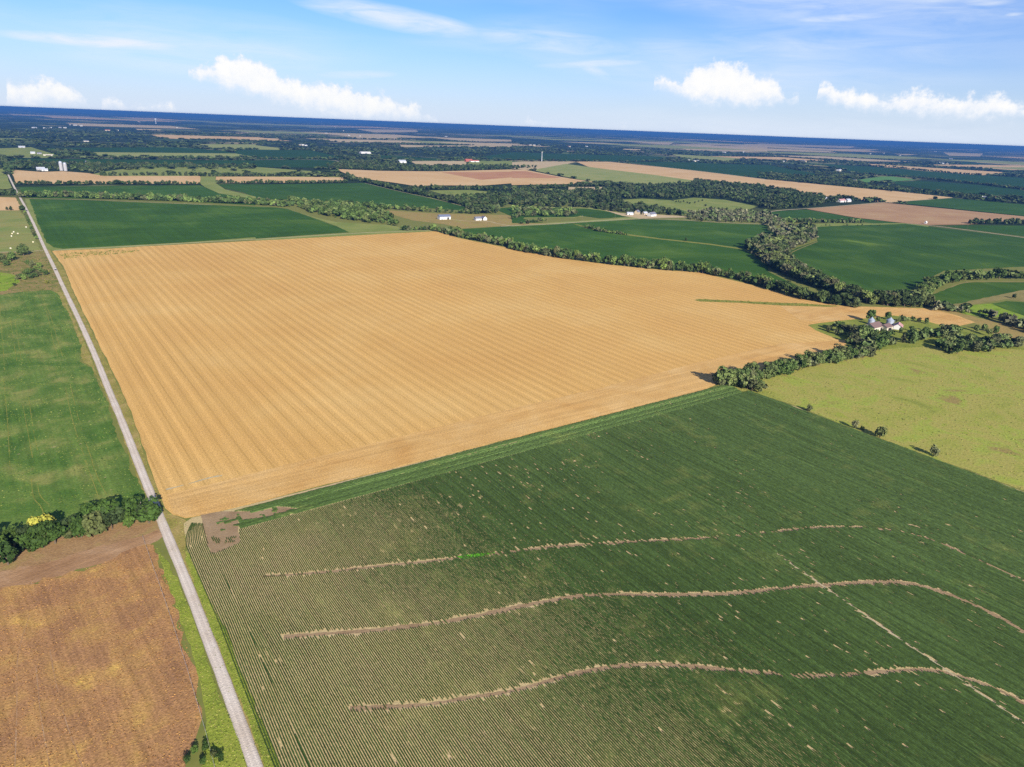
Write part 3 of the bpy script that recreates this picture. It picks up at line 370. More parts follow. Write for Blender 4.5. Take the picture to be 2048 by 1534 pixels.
MILOTR=[[(-26.9,228.9),(-23.4,263.9)],[(-23.8,206.2),(-22.2,235.6),(-21.7,259.8),(-16.7,282.2)],[(-15.5,200.8),(-16.6,224.6),(-16.4,250.6)],[(-7.8,195.8),(-10.4,218.2),(-11.6,239.2),(-11.9,256.6)],[(-11.9,198.5),(-13.4,222.5)],[(4.2,201.8),(5.0,218.1),(5.6,236.6)],[(7.2,211.7),(7.6,226.9)]]
CIR=[
(0.499,4.168,13.646,4.122,0.464,0.75),
(13.98,4.299,20.931,3.996,0.249,0.35),
(18.479,7.831,33.86,6.024,0.896,0.6),
(30.218,6.358,44.812,5.362,0.897,0.45),
(36.136,4.217,45.939,4.829,0.335,0.5),
(39.437,4.561,42.451,3.54,0.465,0.45),
(53.447,7.429,61.662,7.772,0.363,0.5),
(63.521,8.273,67.745,8.203,0.277,0.6),
(66.374,7.512,67.901,7.56,0.164,0.4),
(20.179,2.909,26.58,3.287,0.329,0.4),
(46.604,5.235,55.037,5.647,0.967,0.2),
(58.149,5.951,66.892,5.283,0.752,0.2),
]
CTOP=[(0,0.0),(0.171,0.0),(0.1725,0.3834),(0.1833,0.4045),(0.1943,0.4219),(0.2076,0.411),(0.2165,0.3698),(0.2202,0.3169),(0.2217,0.0),(0.2221,0.0),(0.2236,0.3027),(0.2298,0.3509),(0.2353,0.3485),(0.2407,0.3215),(0.2519,0.3116),(0.2609,0.3349),(0.269,0.3216),(0.2764,0.2916),(0.2779,0.0),(0.278,0.0),(0.2795,0.4769),(0.2892,0.5168),(0.2974,0.5339),(0.3025,0.5563),(0.3182,0.5747),(0.3285,0.5521),(0.3369,0.5258),(0.3399,0.4923),(0.348,0.4907),(0.3553,0.4582),(0.3686,0.4771),(0.3833,0.4632),(0.4002,0.4253),(0.4128,0.4293),(0.4189,0.4043),(0.4373,0.3825),(0.4476,0.3406),(0.4536,0.302),(0.4551,0.0),(0.5095,0.0),(0.511,0.302),(0.523,0.3331),(0.5313,0.3327),(0.5399,0.2994),(0.5414,0.0),(0.5867,0.0),(0.5882,0.2969),(0.5946,0.3213),(0.5998,0.3201),(0.6031,0.2958),(0.6046,0.0),(0.6113,0.0),(0.6128,0.5441),(0.6231,0.5746),(0.6327,0.5524),(0.6375,0.6051),(0.6476,0.6298),(0.6563,0.6493),(0.6654,0.6387),(0.6753,0.6236),(0.6829,0.583),(0.6898,0.5745),(0.6987,0.5663),(0.7021,0.5019),(0.7138,0.4851),(0.7177,0.4578),(0.7192,0.0),(0.7248,0.0),(0.7263,0.5373),(0.7343,0.5472),(0.7432,0.521),(0.7558,0.5201),(0.7688,0.4925),(0.7774,0.5067),(0.7857,0.5272),(0.7946,0.5213),(0.804,0.4962),(0.8108,0.4754),(0.8203,0.5104),(0.8299,0.5173),(0.8403,0.491),(0.8513,0.4589),(0.8682,0.4098),(0.8697,0.0),(1,0.0)]
CBOT=[(0,0.2624),(0.1212,0.2624),(0.1698,0.2731),(0.2218,0.2801),(0.2755,0.2775),(0.2791,0.4499),(0.3036,0.3977),(0.3397,0.3341),(0.3886,0.2795),(0.4536,0.2767),(0.5111,0.2867),(0.5994,0.2948),(0.6085,0.4414),(0.6135,0.4961),(0.6478,0.4157),(0.683,0.4111),(0.718,0.4439),(0.7283,0.4526),(0.7557,0.4046),(0.7985,0.3904),(0.8693,0.3791),(1,0.3791)]


# ------------------------------------------------------------------ node helper
class N:
    def __init__(s, tree): s.t = tree; s.n = tree.nodes; s.l = tree.links
    def put(s, sock, v):
        if hasattr(v, 'is_output') or hasattr(v, 'links'): s.l.new(v, sock)
        elif v is not None: sock.default_value = v
    def new(s, typ, **kw):
        n = s.n.new(typ)
        for k, v in kw.items(): setattr(n, k, v)
        return n
    def m(s, op, a, b=None, c=None, clamp=False):
        n = s.new('ShaderNodeMath', operation=op, use_clamp=clamp)
        for i, v in enumerate((a, b, c)):
            if v is not None: s.put(n.inputs[i], v)
        return n.outputs[0]
    def mr(s, v, a, b, c=0.0, d=1.0, smooth=False):
        n = s.new('ShaderNodeMapRange', interpolation_type='SMOOTHSTEP' if smooth else 'LINEAR')
        for i, q in enumerate((v, a, b, c, d)): s.put(n.inputs[i], q)
        return n.outputs[0]
    def noise(s, vec, scale, det=4, rough=.55, dist=0.0):
        n = s.new('ShaderNodeTexNoise'); s.put(n.inputs['Vector'], vec)
        n.inputs['Scale'].default_value = scale; n.inputs['Detail'].default_value = det
        n.inputs['Roughness'].default_value = rough; n.inputs['Distortion'].default_value = dist
        return n.outputs[0]
    def mapv(s, vec, scale=(1, 1, 1), rot=(0, 0, 0), loc=(0, 0, 0)):
        n = s.new('ShaderNodeMapping'); s.put(n.inputs[0], vec)
        n.inputs[1].default_value = loc; n.inputs[2].default_value = rot; n.inputs[3].default_value = scale
        return n.outputs[0]
    def mix(s, f, a, b, mode='MIX'):
        n = s.new('ShaderNodeMix', data_type='RGBA', blend_type=mode); n.clamp_factor = True
        s.put(n.inputs[0], f)
        for i, v in ((6, a), (7, b)):
            if isinstance(v, tuple) and len(v) == 3: v = v + (1,)
            s.put(n.inputs[i], v)
        return n.outputs[2]
    def ramp(s, f, stops):
        n = s.new('ShaderNodeValToRGB'); s.put(n.inputs[0], f); e = n.color_ramp.elements
        while len(e) < len(stops): e.new(.5)
        for q, (p, c) in zip(e, stops): q.position = p; q.color = tuple(c) + (1,)
        return n.outputs[0]
    def comb(s, x, y, z=0.0):
        n = s.new('ShaderNodeCombineXYZ')
        for i, v in enumerate((x, y, z)): s.put(n.inputs[i], v)
        return n.outputs[0]

ALB = 0.66
def S(r, g, b, k=None):
    k = ALB if k is None else k
    f = lambda c: (c / 12.92 if c <= .04045 else ((c + .055) / 1.055) ** 2.4)
    return tuple(f(v / 255.0) * k for v in (r, g, b))

# ------------------------------------------------------------------ sky: Nishita air with cumulus on the horizon and cirrus
def make_world():
    w = bpy.data.worlds.new('World'); SC.world = w; w.use_nodes = True
    t = N(w.node_tree); t.n.clear()
    out = t.new('ShaderNodeOutputWorld'); bg = t.new('ShaderNodeBackground')
    t.l.new(bg.outputs[0], out.inputs[0]); bg.inputs[1].default_value = 0.06; w.cycles.sampling_method = 'NONE'
    sky = t.new('ShaderNodeTexSky', sky_type='NISHITA', sun_disc=False)
    sky.sun_elevation = R(SUN_EL); sky.sun_rotation = R(SUN_AZ); sky.altitude = 300; sky.air_density = 1.0; sky.dust_density = 0.6; sky.ozone_density = 2.2
    tc = t.new('ShaderNodeTexCoord'); sp = t.new('ShaderNodeSeparateXYZ'); t.l.new(tc.outputs['Generated'], sp.inputs[0])
    x, y, z = sp.outputs
    D = 180 / math.pi
    az = t.m('MULTIPLY', t.m('ARCTAN2', x, y), D)
    el = t.m('MULTIPLY', t.m('ARCSINE', z), D)
    uv = t.comb(az, el)
    # cumulus: cloud tops and bases as profiles over azimuth (mirrored round the horizon outside the view)
    fold = t.m('PINGPONG', t.m('ADD', az, 400 + 16.0), 100.0)
    uvf = t.comb(fold, el)
    u = t.m('DIVIDE', fold, 100.0)
    def profile(pts):
        n = t.new('ShaderNodeFloatCurve'); c = n.mapping.curves[0]
        for i, (px_, py_) in enumerate(pts):
            if i < 2: c.points[i].location = (px_, py_)
            else: c.points.new(px_, py_)
        for q in c.points: q.handle_type = 'VECTOR'
        n.mapping.update(); t.l.new(u, n.inputs[1]); return t.m('SUBTRACT', t.m('MULTIPLY', n.outputs[0], 14.0), 4.0)
    top, bot = profile(CTOP), profile(CBOT)
    n1 = t.noise(uvf, 1.0, 6, .66); n2 = t.m('SUBTRACT', n1, .5)
    wob = t.m('MULTIPLY', n2, 2.6)
    q1 = t.m('ADD', t.m('SUBTRACT', top, el), wob); q2 = t.m('MULTIPLY', t.m('ADD', t.m('SUBTRACT', el, bot), t.m('MULTIPLY', n2, 1.8)), .62)
    dens = t.m('MINIMUM', q1, q2)
    cum = t.mr(dens, -.05, .5, smooth=True)
    core = t.m('MULTIPLY', t.mr(dens, .05, .8, smooth=True), t.mr(n1, .3, .62, .55, 1.0), clamp=True)
    # cirrus: streaks along given directions, broken by stretched noise
    ci = None
    for (a0, e0, a1, e1, wd, amp) in CIR:
        L = math.hypot(a1 - a0, e1 - e0); ang = math.atan2(e1 - e0, a1 - a0)
        mp = t.new('ShaderNodeMapping', vector_type='TEXTURE'); t.l.new(uv, mp.inputs[0])
        mp.inputs[1].default_value = ((a0 + a1) / 2, (e0 + e1) / 2, 0); mp.inputs[2].default_value = (0, 0, ang); mp.inputs[3].default_value = (L / 2, wd, 1)
        dp = t.new('ShaderNodeVectorMath', operation='DOT_PRODUCT'); t.l.new(mp.outputs[0], dp.inputs[0]); t.l.new(mp.outputs[0], dp.inputs[1])
        g = t.m('MULTIPLY_ADD', dp.outputs['Value'], -amp, amp)
        ci = g if ci is None else t.m('MAXIMUM', ci, g)
    fib = t.noise(t.mapv(uv, (.16, 1.1, 1), (0, 0, R(-6))), 1.0, 5, .62, .6)
    wide = t.mr(t.noise(t.mapv(uv, (.03, .16, 1), (0, 0, R(-8)), (3.7, 1.1, 0)), 1.0, 2), .45, .8, 0, .8)
    cir = t.m('MULTIPLY', t.m('MAXIMUM', t.m('MAXIMUM', ci, 0.0), t.m('MULTIPLY', wide, .75)), t.mr(fib, .28, .72, .15, 1.25), clamp=True)
    haz = t.mr(el, 0, 8.5, 1.0, 0.0)
    # photographic sky colour: Nishita with the pale summer veil low down
    skyc = t.mix(1.0, sky.outputs[0], (SKYM[0], SKYM[1], SKYM[2]), 'MULTIPLY')
    skyc = t.mix(t.m('MULTIPLY', t.m('POWER', haz, 1.7), .95), skyc, HORI)
    c1 = t.mix(t.m('MULTIPLY', cir, 1.7, clamp=True), skyc, CIRC)
    cc = t.mix(core, CUM0, CUM1)
    c2 = t.mix(t.m('MULTIPLY', cum, t.mr(el, -.1, 2.2, .78, .97)), c1, cc)
    t.l.new(c2, bg.inputs[0])
SKYM = (.52, .77, 1.30); HORI = (6.0, 6.8, 8.1); CIRC = (6.8, 7.4, 8.3); CUM0 = (6.9, 7.4, 8.3); CUM1 = (8.6, 8.5, 8.3)
make_world()

# ------------------------------------------------------------------ materials
MATS = {}
def mat(name, fn, rough=.95, spec=.08):
    m = bpy.data.materials.new(name); m.use_nodes = True
    t = N(m.node_tree); t.n.clear()
    o = t.new('ShaderNodeOutputMaterial'); b = t.new('ShaderNodeBsdfPrincipled')
    t.l.new(b.outputs[0], o.inputs[0])
    b.inputs['Roughness'].default_value = rough; b.inputs['Specular IOR Level'].default_value = spec
    pos = t.new('ShaderNodeNewGeometry').outputs['Position']
    res = fn(t, pos, b)
    if isinstance(res, tuple) and len(res) == 2 and not isinstance(res[0], float):
        c, hgt = res
        bp = t.new('ShaderNodeBump'); bp.inputs['Strength'].default_value = .6; bp.inputs['Distance'].default_value = .35
        t.l.new(hgt, bp.inputs['Height']); t.l.new(bp.outputs[0], b.inputs['Normal'])
    else: c = res
    if c is not None: t.put(b.inputs['Base Color'], c if not isinstance(c, tuple) else c + (1,))
    MATS[name] = m
    return m
def plain(name, c, rough=.8, spec=.2, var=.12, scale=.6, metal=0.0):
    def fn(t, p, b):
        b.inputs['Metallic'].default_value = metal
        return t.mix(t.noise(p, scale, 3), tuple(v * (1 - var) for v in c), tuple(min(1, v * (1 + var)) for v in c))
    return mat(name, fn, rough, spec)
def cover(name, cols, patch=60.0, fine=1.2, streak=None, speck=None, contrast=.35, bump=True, det=5, warp=.4, lo=.3, hi=.7, streak2=None):
    """ground cover: broad colour patches, fine mottle, optional drill/track streaks and coloured specks"""
    def fn(t, p, b):
        f = t.noise(p, 1.0 / patch, det, .6, warp)
        k = len(cols)
        c = t.ramp(f, [(lo + (hi - lo) * i / max(1, k - 1), cols[i]) for i in range(k)])
        fn1 = t.noise(p, 1.0 / fine, 3, .65)
        v = t.mr(fn1, .25, .75, 1 - contrast, 1 + contrast)
        for st in (streak, streak2):
            if st:
                ang, per, ln, amt = st
                mp = t.new('ShaderNodeMapping', vector_type='TEXTURE'); t.l.new(p, mp.inputs[0]); mp.inputs[2].default_value = (0, 0, R(ang)); mp.inputs[3].default_value = (per, ln, 1)
                s = t.noise(mp.outputs[0], 1.0, 3, .6)
                v = t.m('MULTIPLY', v, t.mr(s, .3, .7, 1 - amt, 1 + amt))
        c = t.mix(1.0, c, t.comb(v, v, v), 'MULTIPLY')
        if speck:
            for (sc, thr, col) in speck:
                m_ = t.mr(t.m('MULTIPLY', t.noise(p, 1.0 / sc, 4, .7), t.mr(t.noise(p, .12 / sc, 2), .3, .6, .75, 1.05)), thr, thr + .06)
                c = t.mix(m_, c, col)
        if name == 'gravel':
            a_ = t.new('ShaderNodeAttribute', attribute_name='across').outputs['Fac']; q = t.m('ABSOLUTE', t.m('SUBTRACT', a_, .5))
            tr = t.m('ADD', t.m('MULTIPLY', t.mr(t.m('ABSOLUTE', t.m('SUBTRACT', q, .2)), .03, .11, 1.0, 0.0, True), .12), t.m('SUBTRACT', .92, t.m('MULTIPLY', t.mr(t.m('ADD', q, t.m('MULTIPLY', t.noise(p, .6, 3), .12)), .44, .54), .28)))
            c = t.mix(1.0, c, t.comb(tr, tr, tr), 'MULTIPLY')
        if name == 'wheat': c = passes(t, p, c)
        return (c, fn1) if bump else c
    return mat(name, fn)

def passes(t, p, c, per=9.1):
    sx = t.new('ShaderNodeSeparateXYZ'); t.l.new(p, sx.inputs[0])
    u = t.m('ADD', t.m('DIVIDE', sx.outputs[0], per), t.m('MULTIPLY', t.noise(t.mapv(p, (.02, .004, 1)), 1.0, 2), .3))
    fr = t.m('FRACT', u); d_ = t.m('ABSOLUTE', t.m('SUBTRACT', fr, .5))
    fade = t.mr(t.noise(t.mapv(p, (.05, .006, 1), loc=(7, 3, 0)), 1.0, 3), .25, .6, .45, 1.1)
    row = t.m('MULTIPLY', t.mr(d_, .08, .18, 1.0, 0.0, True), t.mr(t.noise(p, .5, 3), .25, .7, .4, 1.2)); gap = t.mr(d_, .41, .47, 0.0, 1.0, True)
    v = t.m('ADD', 1.0, t.m('MULTIPLY', t.m('SUBTRACT', t.m('MULTIPLY', row, .14), t.m('MULTIPLY', gap, .15)), fade))
    return t.mix(1.0, c, t.comb(v, v, t.m('ADD', t.m('MULTIPLY', v, 1.2), -.2)), 'MULTIPLY')
cover('wheat', [S(217, 170, 98), S(222, 177, 104), S(228, 187, 116)], 130, .75, (0, 3.0, 200, .06), [(.8, .67, S(180, 130, 70))], .40, streak2=(0, 13, 500, .03))
cover('wheat_hl', [S(208, 160, 92), S(222, 178, 110), S(230, 190, 126)], 40, .8, (90, 2.6, 120, .15), None, .34)
cover('wheatfar', [S(214, 174, 118), S(222, 184, 130), S(226, 192, 142)], 160, 3, (0, 9, 300, .05), None, .08)
cover('soil', [S(196, 176, 122), S(206, 184, 134), S(206, 178, 136)], 30, .8, None, None, .2)
cover('bare', [S(152, 126, 94), S(166, 140, 106), S(176, 150, 116)], 12, .8, None, None, .2)
cover('pasture', [S(142, 148, 66), S(162, 164, 76), S(172, 164, 86), S(160, 172, 72), S(158, 140, 82)], 34, 1.6, None, [(2.2, .64, S(110, 120, 52)), (9, .60, S(156, 166, 66))], .26, lo=.3, hi=.7)
cover('pasture2', [S(118, 142, 66), S(146, 150, 80), S(160, 150, 88)], 70, 3, (90, 9, 120, .12), None, .15)
cover('brown_grass', [S(148, 130, 68), S(156, 138, 74), S(150, 146, 68)], 20, 1.4, None, None, .3)
cover('lawn', [S(118, 130, 52), S(140, 148, 62), S(160, 160, 78)], 18, 1.4, None, [(2.5, .6, S(80, 100, 40))], .25)
cover('lime', [S(110, 136, 40), S(140, 166, 50), S(150, 158, 70)], 14, 1.4, None, None, .3)
cover('limefar', [S(96, 140, 70), S(104, 150, 74)], 60, 3, None, None, .12)
cover('soyweed', [S(66, 98, 38), S(84, 116, 46), S(106, 130, 58), S(146, 148, 80)], 26, 1.1, (2, 3, 60, .16), [(1.3, .62, S(124, 142, 60)), (3.4, .64, S(166, 156, 108))], .36, lo=.24, hi=.68)
cover('milo', [S(164, 122, 84), S(178, 134, 88), S(188, 146, 88), S(216, 176, 92)], 15, .8, (6, 1.6, 50, .18), [(1.0, .64, S(216, 180, 98)), (.9, .66, S(150, 106, 66))], .44, lo=.36, hi=.72, warp=.3, det=10)
cover('rut', [S(136, 98, 70), S(150, 110, 78)], 10, 1.0, None, None, .2)
cover('dirtgrass', [S(156, 122, 84), S(172, 138, 96), S(164, 144, 88)], 9, 1.0, None, None, .28)
cover('dirt', [S(160, 122, 86), S(178, 140, 102), S(192, 158, 122)], 16, 1.0, (104, 1.6, 60, .14), None, .16)
cover('verge_tan', [S(126, 128, 58), S(160, 146, 78), S(182, 158, 100)], 16, 1.0, None, None, .3)
cover('verge_green', [S(122, 136, 52), S(144, 156, 58), S(160, 164, 70)], 12, 1.0, None, None, .28)
cover('scrub', [S(96, 110, 46), S(132, 128, 66), S(164, 138, 90), S(112, 128, 52)], 16, 1.4, None, [(3, .58, S(60, 80, 34))], .34)
def soy(name, a, b_, c_, light):
    cover(name, [a, b_, c_], 120, 1.6, (0, 7, 260, .12), None, .2, streak2=(78, 24, 300, .10))
soy('soyA', S(56, 90, 24), S(64, 100, 28), S(88, 118, 40), 0)
soy('soyB', S(52, 86, 24), S(58, 94, 26), S(70, 102, 32), 0)
soy('soyD', S(36, 70, 24), S(40, 76, 26), S(48, 84, 30), 0)
cover('soyC', [S(54, 86, 24), S(60, 94, 28), S(76, 106, 34), S(124, 148, 52)], 110, 1.8, (-28, 12, 260, .14), None, .2, lo=.3, hi=.8)
cover('olive', [S(124, 138, 66), S(140, 150, 76), S(156, 156, 86)], 60, 3, None, None, .15)
cover('lightolive', [S(140, 152, 82), S(154, 160, 90), S(166, 162, 98)], 90, 4, None, None, .12)
cover('drygrass', [S(152, 138, 78), S(170, 146, 88), S(158, 152, 78)], 24, 2, None, None, .2)
cover('tanfar', [S(196, 172, 128), S(208, 184, 142), S(200, 180, 130)], 120, 6, None, None, .1)
cover('tilled', [S(176, 138, 100), S(186, 148, 108), S(192, 160, 116)], 90, 3, (70, 10, 200, .07), None, .1)
cover('redsoil', [S(188, 132, 94), S(206, 156, 112)], 90, 6, (70, 18, 400, .08), None, .08)
cover('pathtan', [S(136, 128, 74), S(158, 144, 90)], 18, 2, None, None, .15)
cover('weedy', [S(110, 116, 46), S(150, 146, 70), S(120, 138, 50)], 7, 1.2, None, None, .3)
cover('pale', [S(186, 172, 132), S(204, 190, 156)], 20, 1, None, None, .12)
cover('palefar', [S(180, 178, 146), S(196, 190, 160)], 60, 5, None, None, .08)
cover('gravel', [S(214, 197, 176), S(226, 211, 192), S(234, 221, 204)], 14, .5, (0, .9, 80, .06), None, .10)
def DIST(t, p):
    n_ = t.new('ShaderNodeVectorMath', operation='LENGTH'); t.l.new(p, n_.inputs[0]); return n_.outputs['Value']
def ground_fn(t, p, b):
    # open country: half-mile blocks of pasture, crop and hay cut by wooded draws
    sn = t.new('ShaderNodeVectorMath', operation='SNAP'); t.l.new(t.mapv(p, (1, 1, 0), loc=(60, 130, 0)), sn.inputs[0]); sn.inputs[1].default_value = (805, 402, 1)
    wn = t.new('ShaderNodeTexWhiteNoise', noise_dimensions='2D'); t.l.new(sn.outputs[0], wn.inputs['Vector'])
    blk = t.ramp(wn.outputs[0], [(0, S(34, 68, 36)), (.28, S(38, 74, 38)), (.30, S(96, 116, 62)), (.62, S(124, 132, 76)), (.66, S(176, 158, 112)), (.8, S(196, 172, 128)), (.84, S(52, 88, 44)), (1, S(60, 92, 46))])
    fine = t.noise(p, 1 / 9.0, 5, .65)
    blk = t.mix(t.mr(t.noise(p, 1 / 140.0, 4), .35, .7), blk, S(104, 118, 62))
    wood = t.mr(t.noise(t.mapv(p, (1, 1, 1)), 1 / 900.0, 6, .62, .3), .41, .47)
    blk = t.mix(t.mr(t.noise(t.mapv(p, (1, 1, 1)), 1 / 5200.0, 4, .7), .56, .66), blk, S(176, 160, 118))
    c = t.mix(wood, blk, t.mix(fine, S(30, 44, 22), S(52, 70, 34)))
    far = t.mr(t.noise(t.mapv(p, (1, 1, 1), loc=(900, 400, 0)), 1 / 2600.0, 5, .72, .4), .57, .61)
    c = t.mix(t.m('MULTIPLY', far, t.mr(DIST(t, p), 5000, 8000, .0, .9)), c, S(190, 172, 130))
    v = t.mr(fine, .25, .75, .75, 1.25)
    near = t.mix(fine, S(104, 116, 52), S(150, 146, 78))
    sx = t.new('ShaderNodeSeparateXYZ'); t.l.new(p, sx.inputs[0])
    c = t.mix(1.0, c, t.comb(v, v, v), 'MULTIPLY')
    dist = t.new('ShaderNodeVectorMath', operation='LENGTH'); t.l.new(p, dist.inputs[0])
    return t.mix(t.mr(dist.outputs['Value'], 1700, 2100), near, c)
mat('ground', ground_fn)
def leaf_fn(t, p, b):
    oi = t.new('ShaderNodeObjectInfo')
    n1 = t.noise(p, .9, 3, .6)
    v = t.mr(n1, .25, .75, .6, 1.4)
    c = t.mix(1.0, oi.outputs['Color'], t.comb(v, v, t.m('MULTIPLY', v, .9)), 'MULTIPLY')
    b.inputs['Transmission Weight'].default_value = 0
    return c
mat('leaf', leaf_fn, .8, .12)
def attr_fn(t, p, b):
    a = t.new('ShaderNodeAttribute', attribute_name='tint')
    v = t.mr(t.noise(p, .5, 3, .6), .25, .75, .7, 1.3)
    return t.mix(1.0, a.outputs['Color'], t.comb(v, v, v), 'MULTIPLY')
mat('foliage', attr_fn, .85, .1)
def crop_fn(t, p, b):
    a = t.new('ShaderNodeAttribute', attribute_name='tint')
    v = t.mr(t.noise(p, 1.6, 3, .7), .25, .75, .62, 1.38)
    return t.mix(1.0, a.outputs['Color'], t.comb(v, v, v), 'MULTIPLY')
mat('crop', crop_fn, .85, .1)
plain('bark', S(112, 98, 82), .9, .1, .25, 2.0)
plain('deadwood', S(190, 180, 165), .9, .1, .15, 3.0)
for nm, c in (('white', (214, 212, 208)), ('cream', (196, 188, 168)), ('tan', (196, 178, 146)), ('palewall', (166, 164, 166)), ('redwall', (160, 88, 72)), ('redroof', (168, 92, 78)), ('brownmetal', (118, 96, 90)), ('pinkmetal', (182, 138, 134)), ('bluemetal', (104, 112, 134)), ('slate', (112, 114, 126)), ('palemetal', (172, 176, 184))):
    plain(nm, S(*c, .8), .6, .3, .08, .8)
plain('galv', S(160, 168, 180, .8), .45, .4, .1, 1.2, .2)
plain('dark', (.012, .012, .014), .7, .2, .2)
plain('glass', (.03, .035, .045), .15, .5, .1)
plain('tyre', (.015, .015, .016), .9, .1, .1)
plain('carpaint', (.02, .022, .026), .3, .5, .05)
plain('carwhite', (.75, .75, .74), .35, .4, .03)
plain('straw', S(226, 214, 176), .9, .1, .12, 2.0)
plain('pole', S(128, 112, 96), .9, .1, .15, 2.0)
plain('steel', S(206, 208, 212), .5, .4, .05)
plain('tufts_dark', S(70, 92, 36), .9, .1, .3, .3)

# ------------------------------------------------------------------ object helpers
def link(o, parent=None):
    COL.objects.link(o)
    if parent is not None: o.parent = parent
    return o
def mesh(name, v, f, m, parent=None, smooth=False):
    me = bpy.data.meshes.new(name); me.from_pydata([tuple(map(float, q)) for q in v], [], [tuple(q) for q in f]); me.update()
    if smooth: me.polygons.foreach_set('use_smooth', [True] * len(me.polygons))
    me.materials.append(MATS[m] if isinstance(m, str) else m)
    return link(bpy.data.objects.new(name, me), parent)
def fast_mesh(name, V, Fq, m, tint=None, parent=None):
    """V (n,3), Fq (k,3|4) numpy arrays"""
    me = bpy.data.meshes.new(name); k, s = Fq.shape
    me.vertices.add(len(V)); me.vertices.foreach_set('co', np.asarray(V, np.float32).ravel())
    me.loops.add(k * s); me.loops.foreach_set('vertex_index', np.asarray(Fq, np.int32).ravel())
    me.polygons.add(k); me.polygons.foreach_set('loop_start', np.arange(0, k * s, s, dtype=np.int32))
    me.update(calc_edges=True)
    if tint is not None:
        a = me.color_attributes.new('tint', 'FLOAT_COLOR', 'POINT')
        a.data.foreach_set('color', np.concatenate([tint, np.ones((len(tint), 1))], 1).astype(np.float32).ravel())
    me.materials.append(MATS[m])
    return link(bpy.data.objects.new(name, me), parent)
def empty(name, loc=(0, 0, 0), rz=0.0):
    o = bpy.data.objects.new(name, None); o.empty_display_size = .5; o.location = loc; o.rotation_euler = (0, 0, rz)
    return link(o)
def tag(o, label=None, cat=None, group=None, kind=None):
    if label: o['label'] = label
    if cat: o['category'] = cat
    if group: o['group'] = group
    if kind: o['kind'] = kind
    return o
def inside(P, poly):
    x, y = P[:, 0], P[:, 1]; c = np.zeros(len(P), bool); q = np.asarray(poly, float); n = len(q)
    for i in range(n):
        x0, y0 = q[i]; x1, y1 = q[i - 1]
        if y0 == y1: continue
        c ^= ((y0 > y) != (y1 > y)) & (x < (x1 - x0) * (y - y0) / (y1 - y0) + x0)
    return c
def vnoise(x, y, seed=0):
    """smooth value noise 0..1"""
    xi, yi = np.floor(x).astype(np.int64), np.floor(y).astype(np.int64); fx, fy = x - xi, y - yi
    fx, fy = fx * fx * (3 - 2 * fx), fy * fy * (3 - 2 * fy)
    def h(a, b):
        n = (a * 374761393 + b * 668265263 + seed * 974634721) & 0xFFFFFFFF
        n = ((n ^ (n >> 13)) * 1274126177) & 0xFFFFFFFF
        return ((n ^ (n >> 16)) & 0xFFFF) / 65535.0
    return (h(xi, yi) * (1 - fx) + h(xi + 1, yi) * fx) * (1 - fy) + (h(xi, yi + 1) * (1 - fx) + h(xi + 1, yi + 1) * fx) * fy
def fbm(x, y, seed=0): return .5 * vnoise(x, y, seed) + .3 * vnoise(x * 2.1, y * 2.1, seed + 1) + .2 * vnoise(x * 4.3, y * 4.3, seed + 2)
def resample(pts, step):
    p = np.asarray(pts, float); d = np.r_[0, np.cumsum(np.hypot(*np.diff(p, axis=0).T))]
    n = max(2, int(d[-1] / step) + 1); s = np.linspace(0, d[-1], n)
    return np.stack([np.interp(s, d, p[:, 0]), np.interp(s, d, p[:, 1])], 1)
def smooth_line(pts, it=2):
    p = np.asarray(pts, float)
    for _ in range(it):
        q = np.empty((2 * len(p) - 2, 2)); q[0::2] = p[:-1] * .75 + p[1:] * .25; q[1::2] = p[:-1] * .25 + p[1:] * .75
        p = np.vstack([p[:1], q, p[-1:]])
    return p
def normals2(p):
    t = np.gradient(p, axis=0); t /= np.maximum(1e-9, np.hypot(t[:, 0], t[:, 1]))[:, None]
    return np.stack([-t[:, 1], t[:, 0]], 1)

# ------------------------------------------------------------------ ground sheet and field sheets
g = [0, 400, 900, 1600, 2600, 4000, 7000, 12000, 20000, 35000, 60000, 100000, 160000]
gx = np.array([-v for v in g[:0:-1]] + g, float)
V = [(x, y, 0) for y in gx for x in gx]; n = len(gx)
Fc = [(j * n + i, j * n + i + 1, (j + 1) * n + i + 1, (j + 1) * n + i) for j in range(n - 1) for i in range(n - 1)]
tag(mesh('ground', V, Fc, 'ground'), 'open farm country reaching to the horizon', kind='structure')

def sheet(name, poly, m, z, jit=.6, label=None):
    q = np.asarray(list(poly) + [poly[0]], float); dist = float(np.hypot(*q.mean(0)))
    step = 4.0 if dist < 700 else (12.0 if dist < 1800 else 60.0)
    if dist > 900: jit = jit * 2
    p = []
    for a, b in zip(q[:-1], q[1:]):
        L = math.hypot(*(b - a)); k = max(1, int(L / step))
        for i in range(k): p.append(a + (b - a) * i / k)
    p = np.array(p)
    p += (rng.random(p.shape) - .5) * 2 * jit * (.4 + np.minimum(1, vnoise(p[:, 0] / 15, p[:, 1] / 15, 5))[:, None])
    vs, _, fs = delaunay_2d_cdt([Vector(q) for q in p], [], [list(range(len(p)))], 1, 1e-3)[:3]   # never folds over itself
    o = mesh(name, [(v.x, v.y, z) for v in vs], fs, m)
    return tag(o, label, kind='structure')
FPOLY = []; FSEEN = []
for (nm, m, layer, poly, label, jit) in FIELDS:
    dist = float(np.hypot(*np.mean(np.asarray(poly), 0)))
    k = .02 if dist < 900 else (.06 if dist < 2200 else .35)
    sheet(nm, poly, m, layer * k + (len(FSEEN) % 20) * k * .04, jit, label or 'pale hay field sliver near the horizon')
    FSEEN.append(nm)
    if m not in ('scrub', 'olive') or layer > 1: FPOLY.append(np.asarray(poly, float))
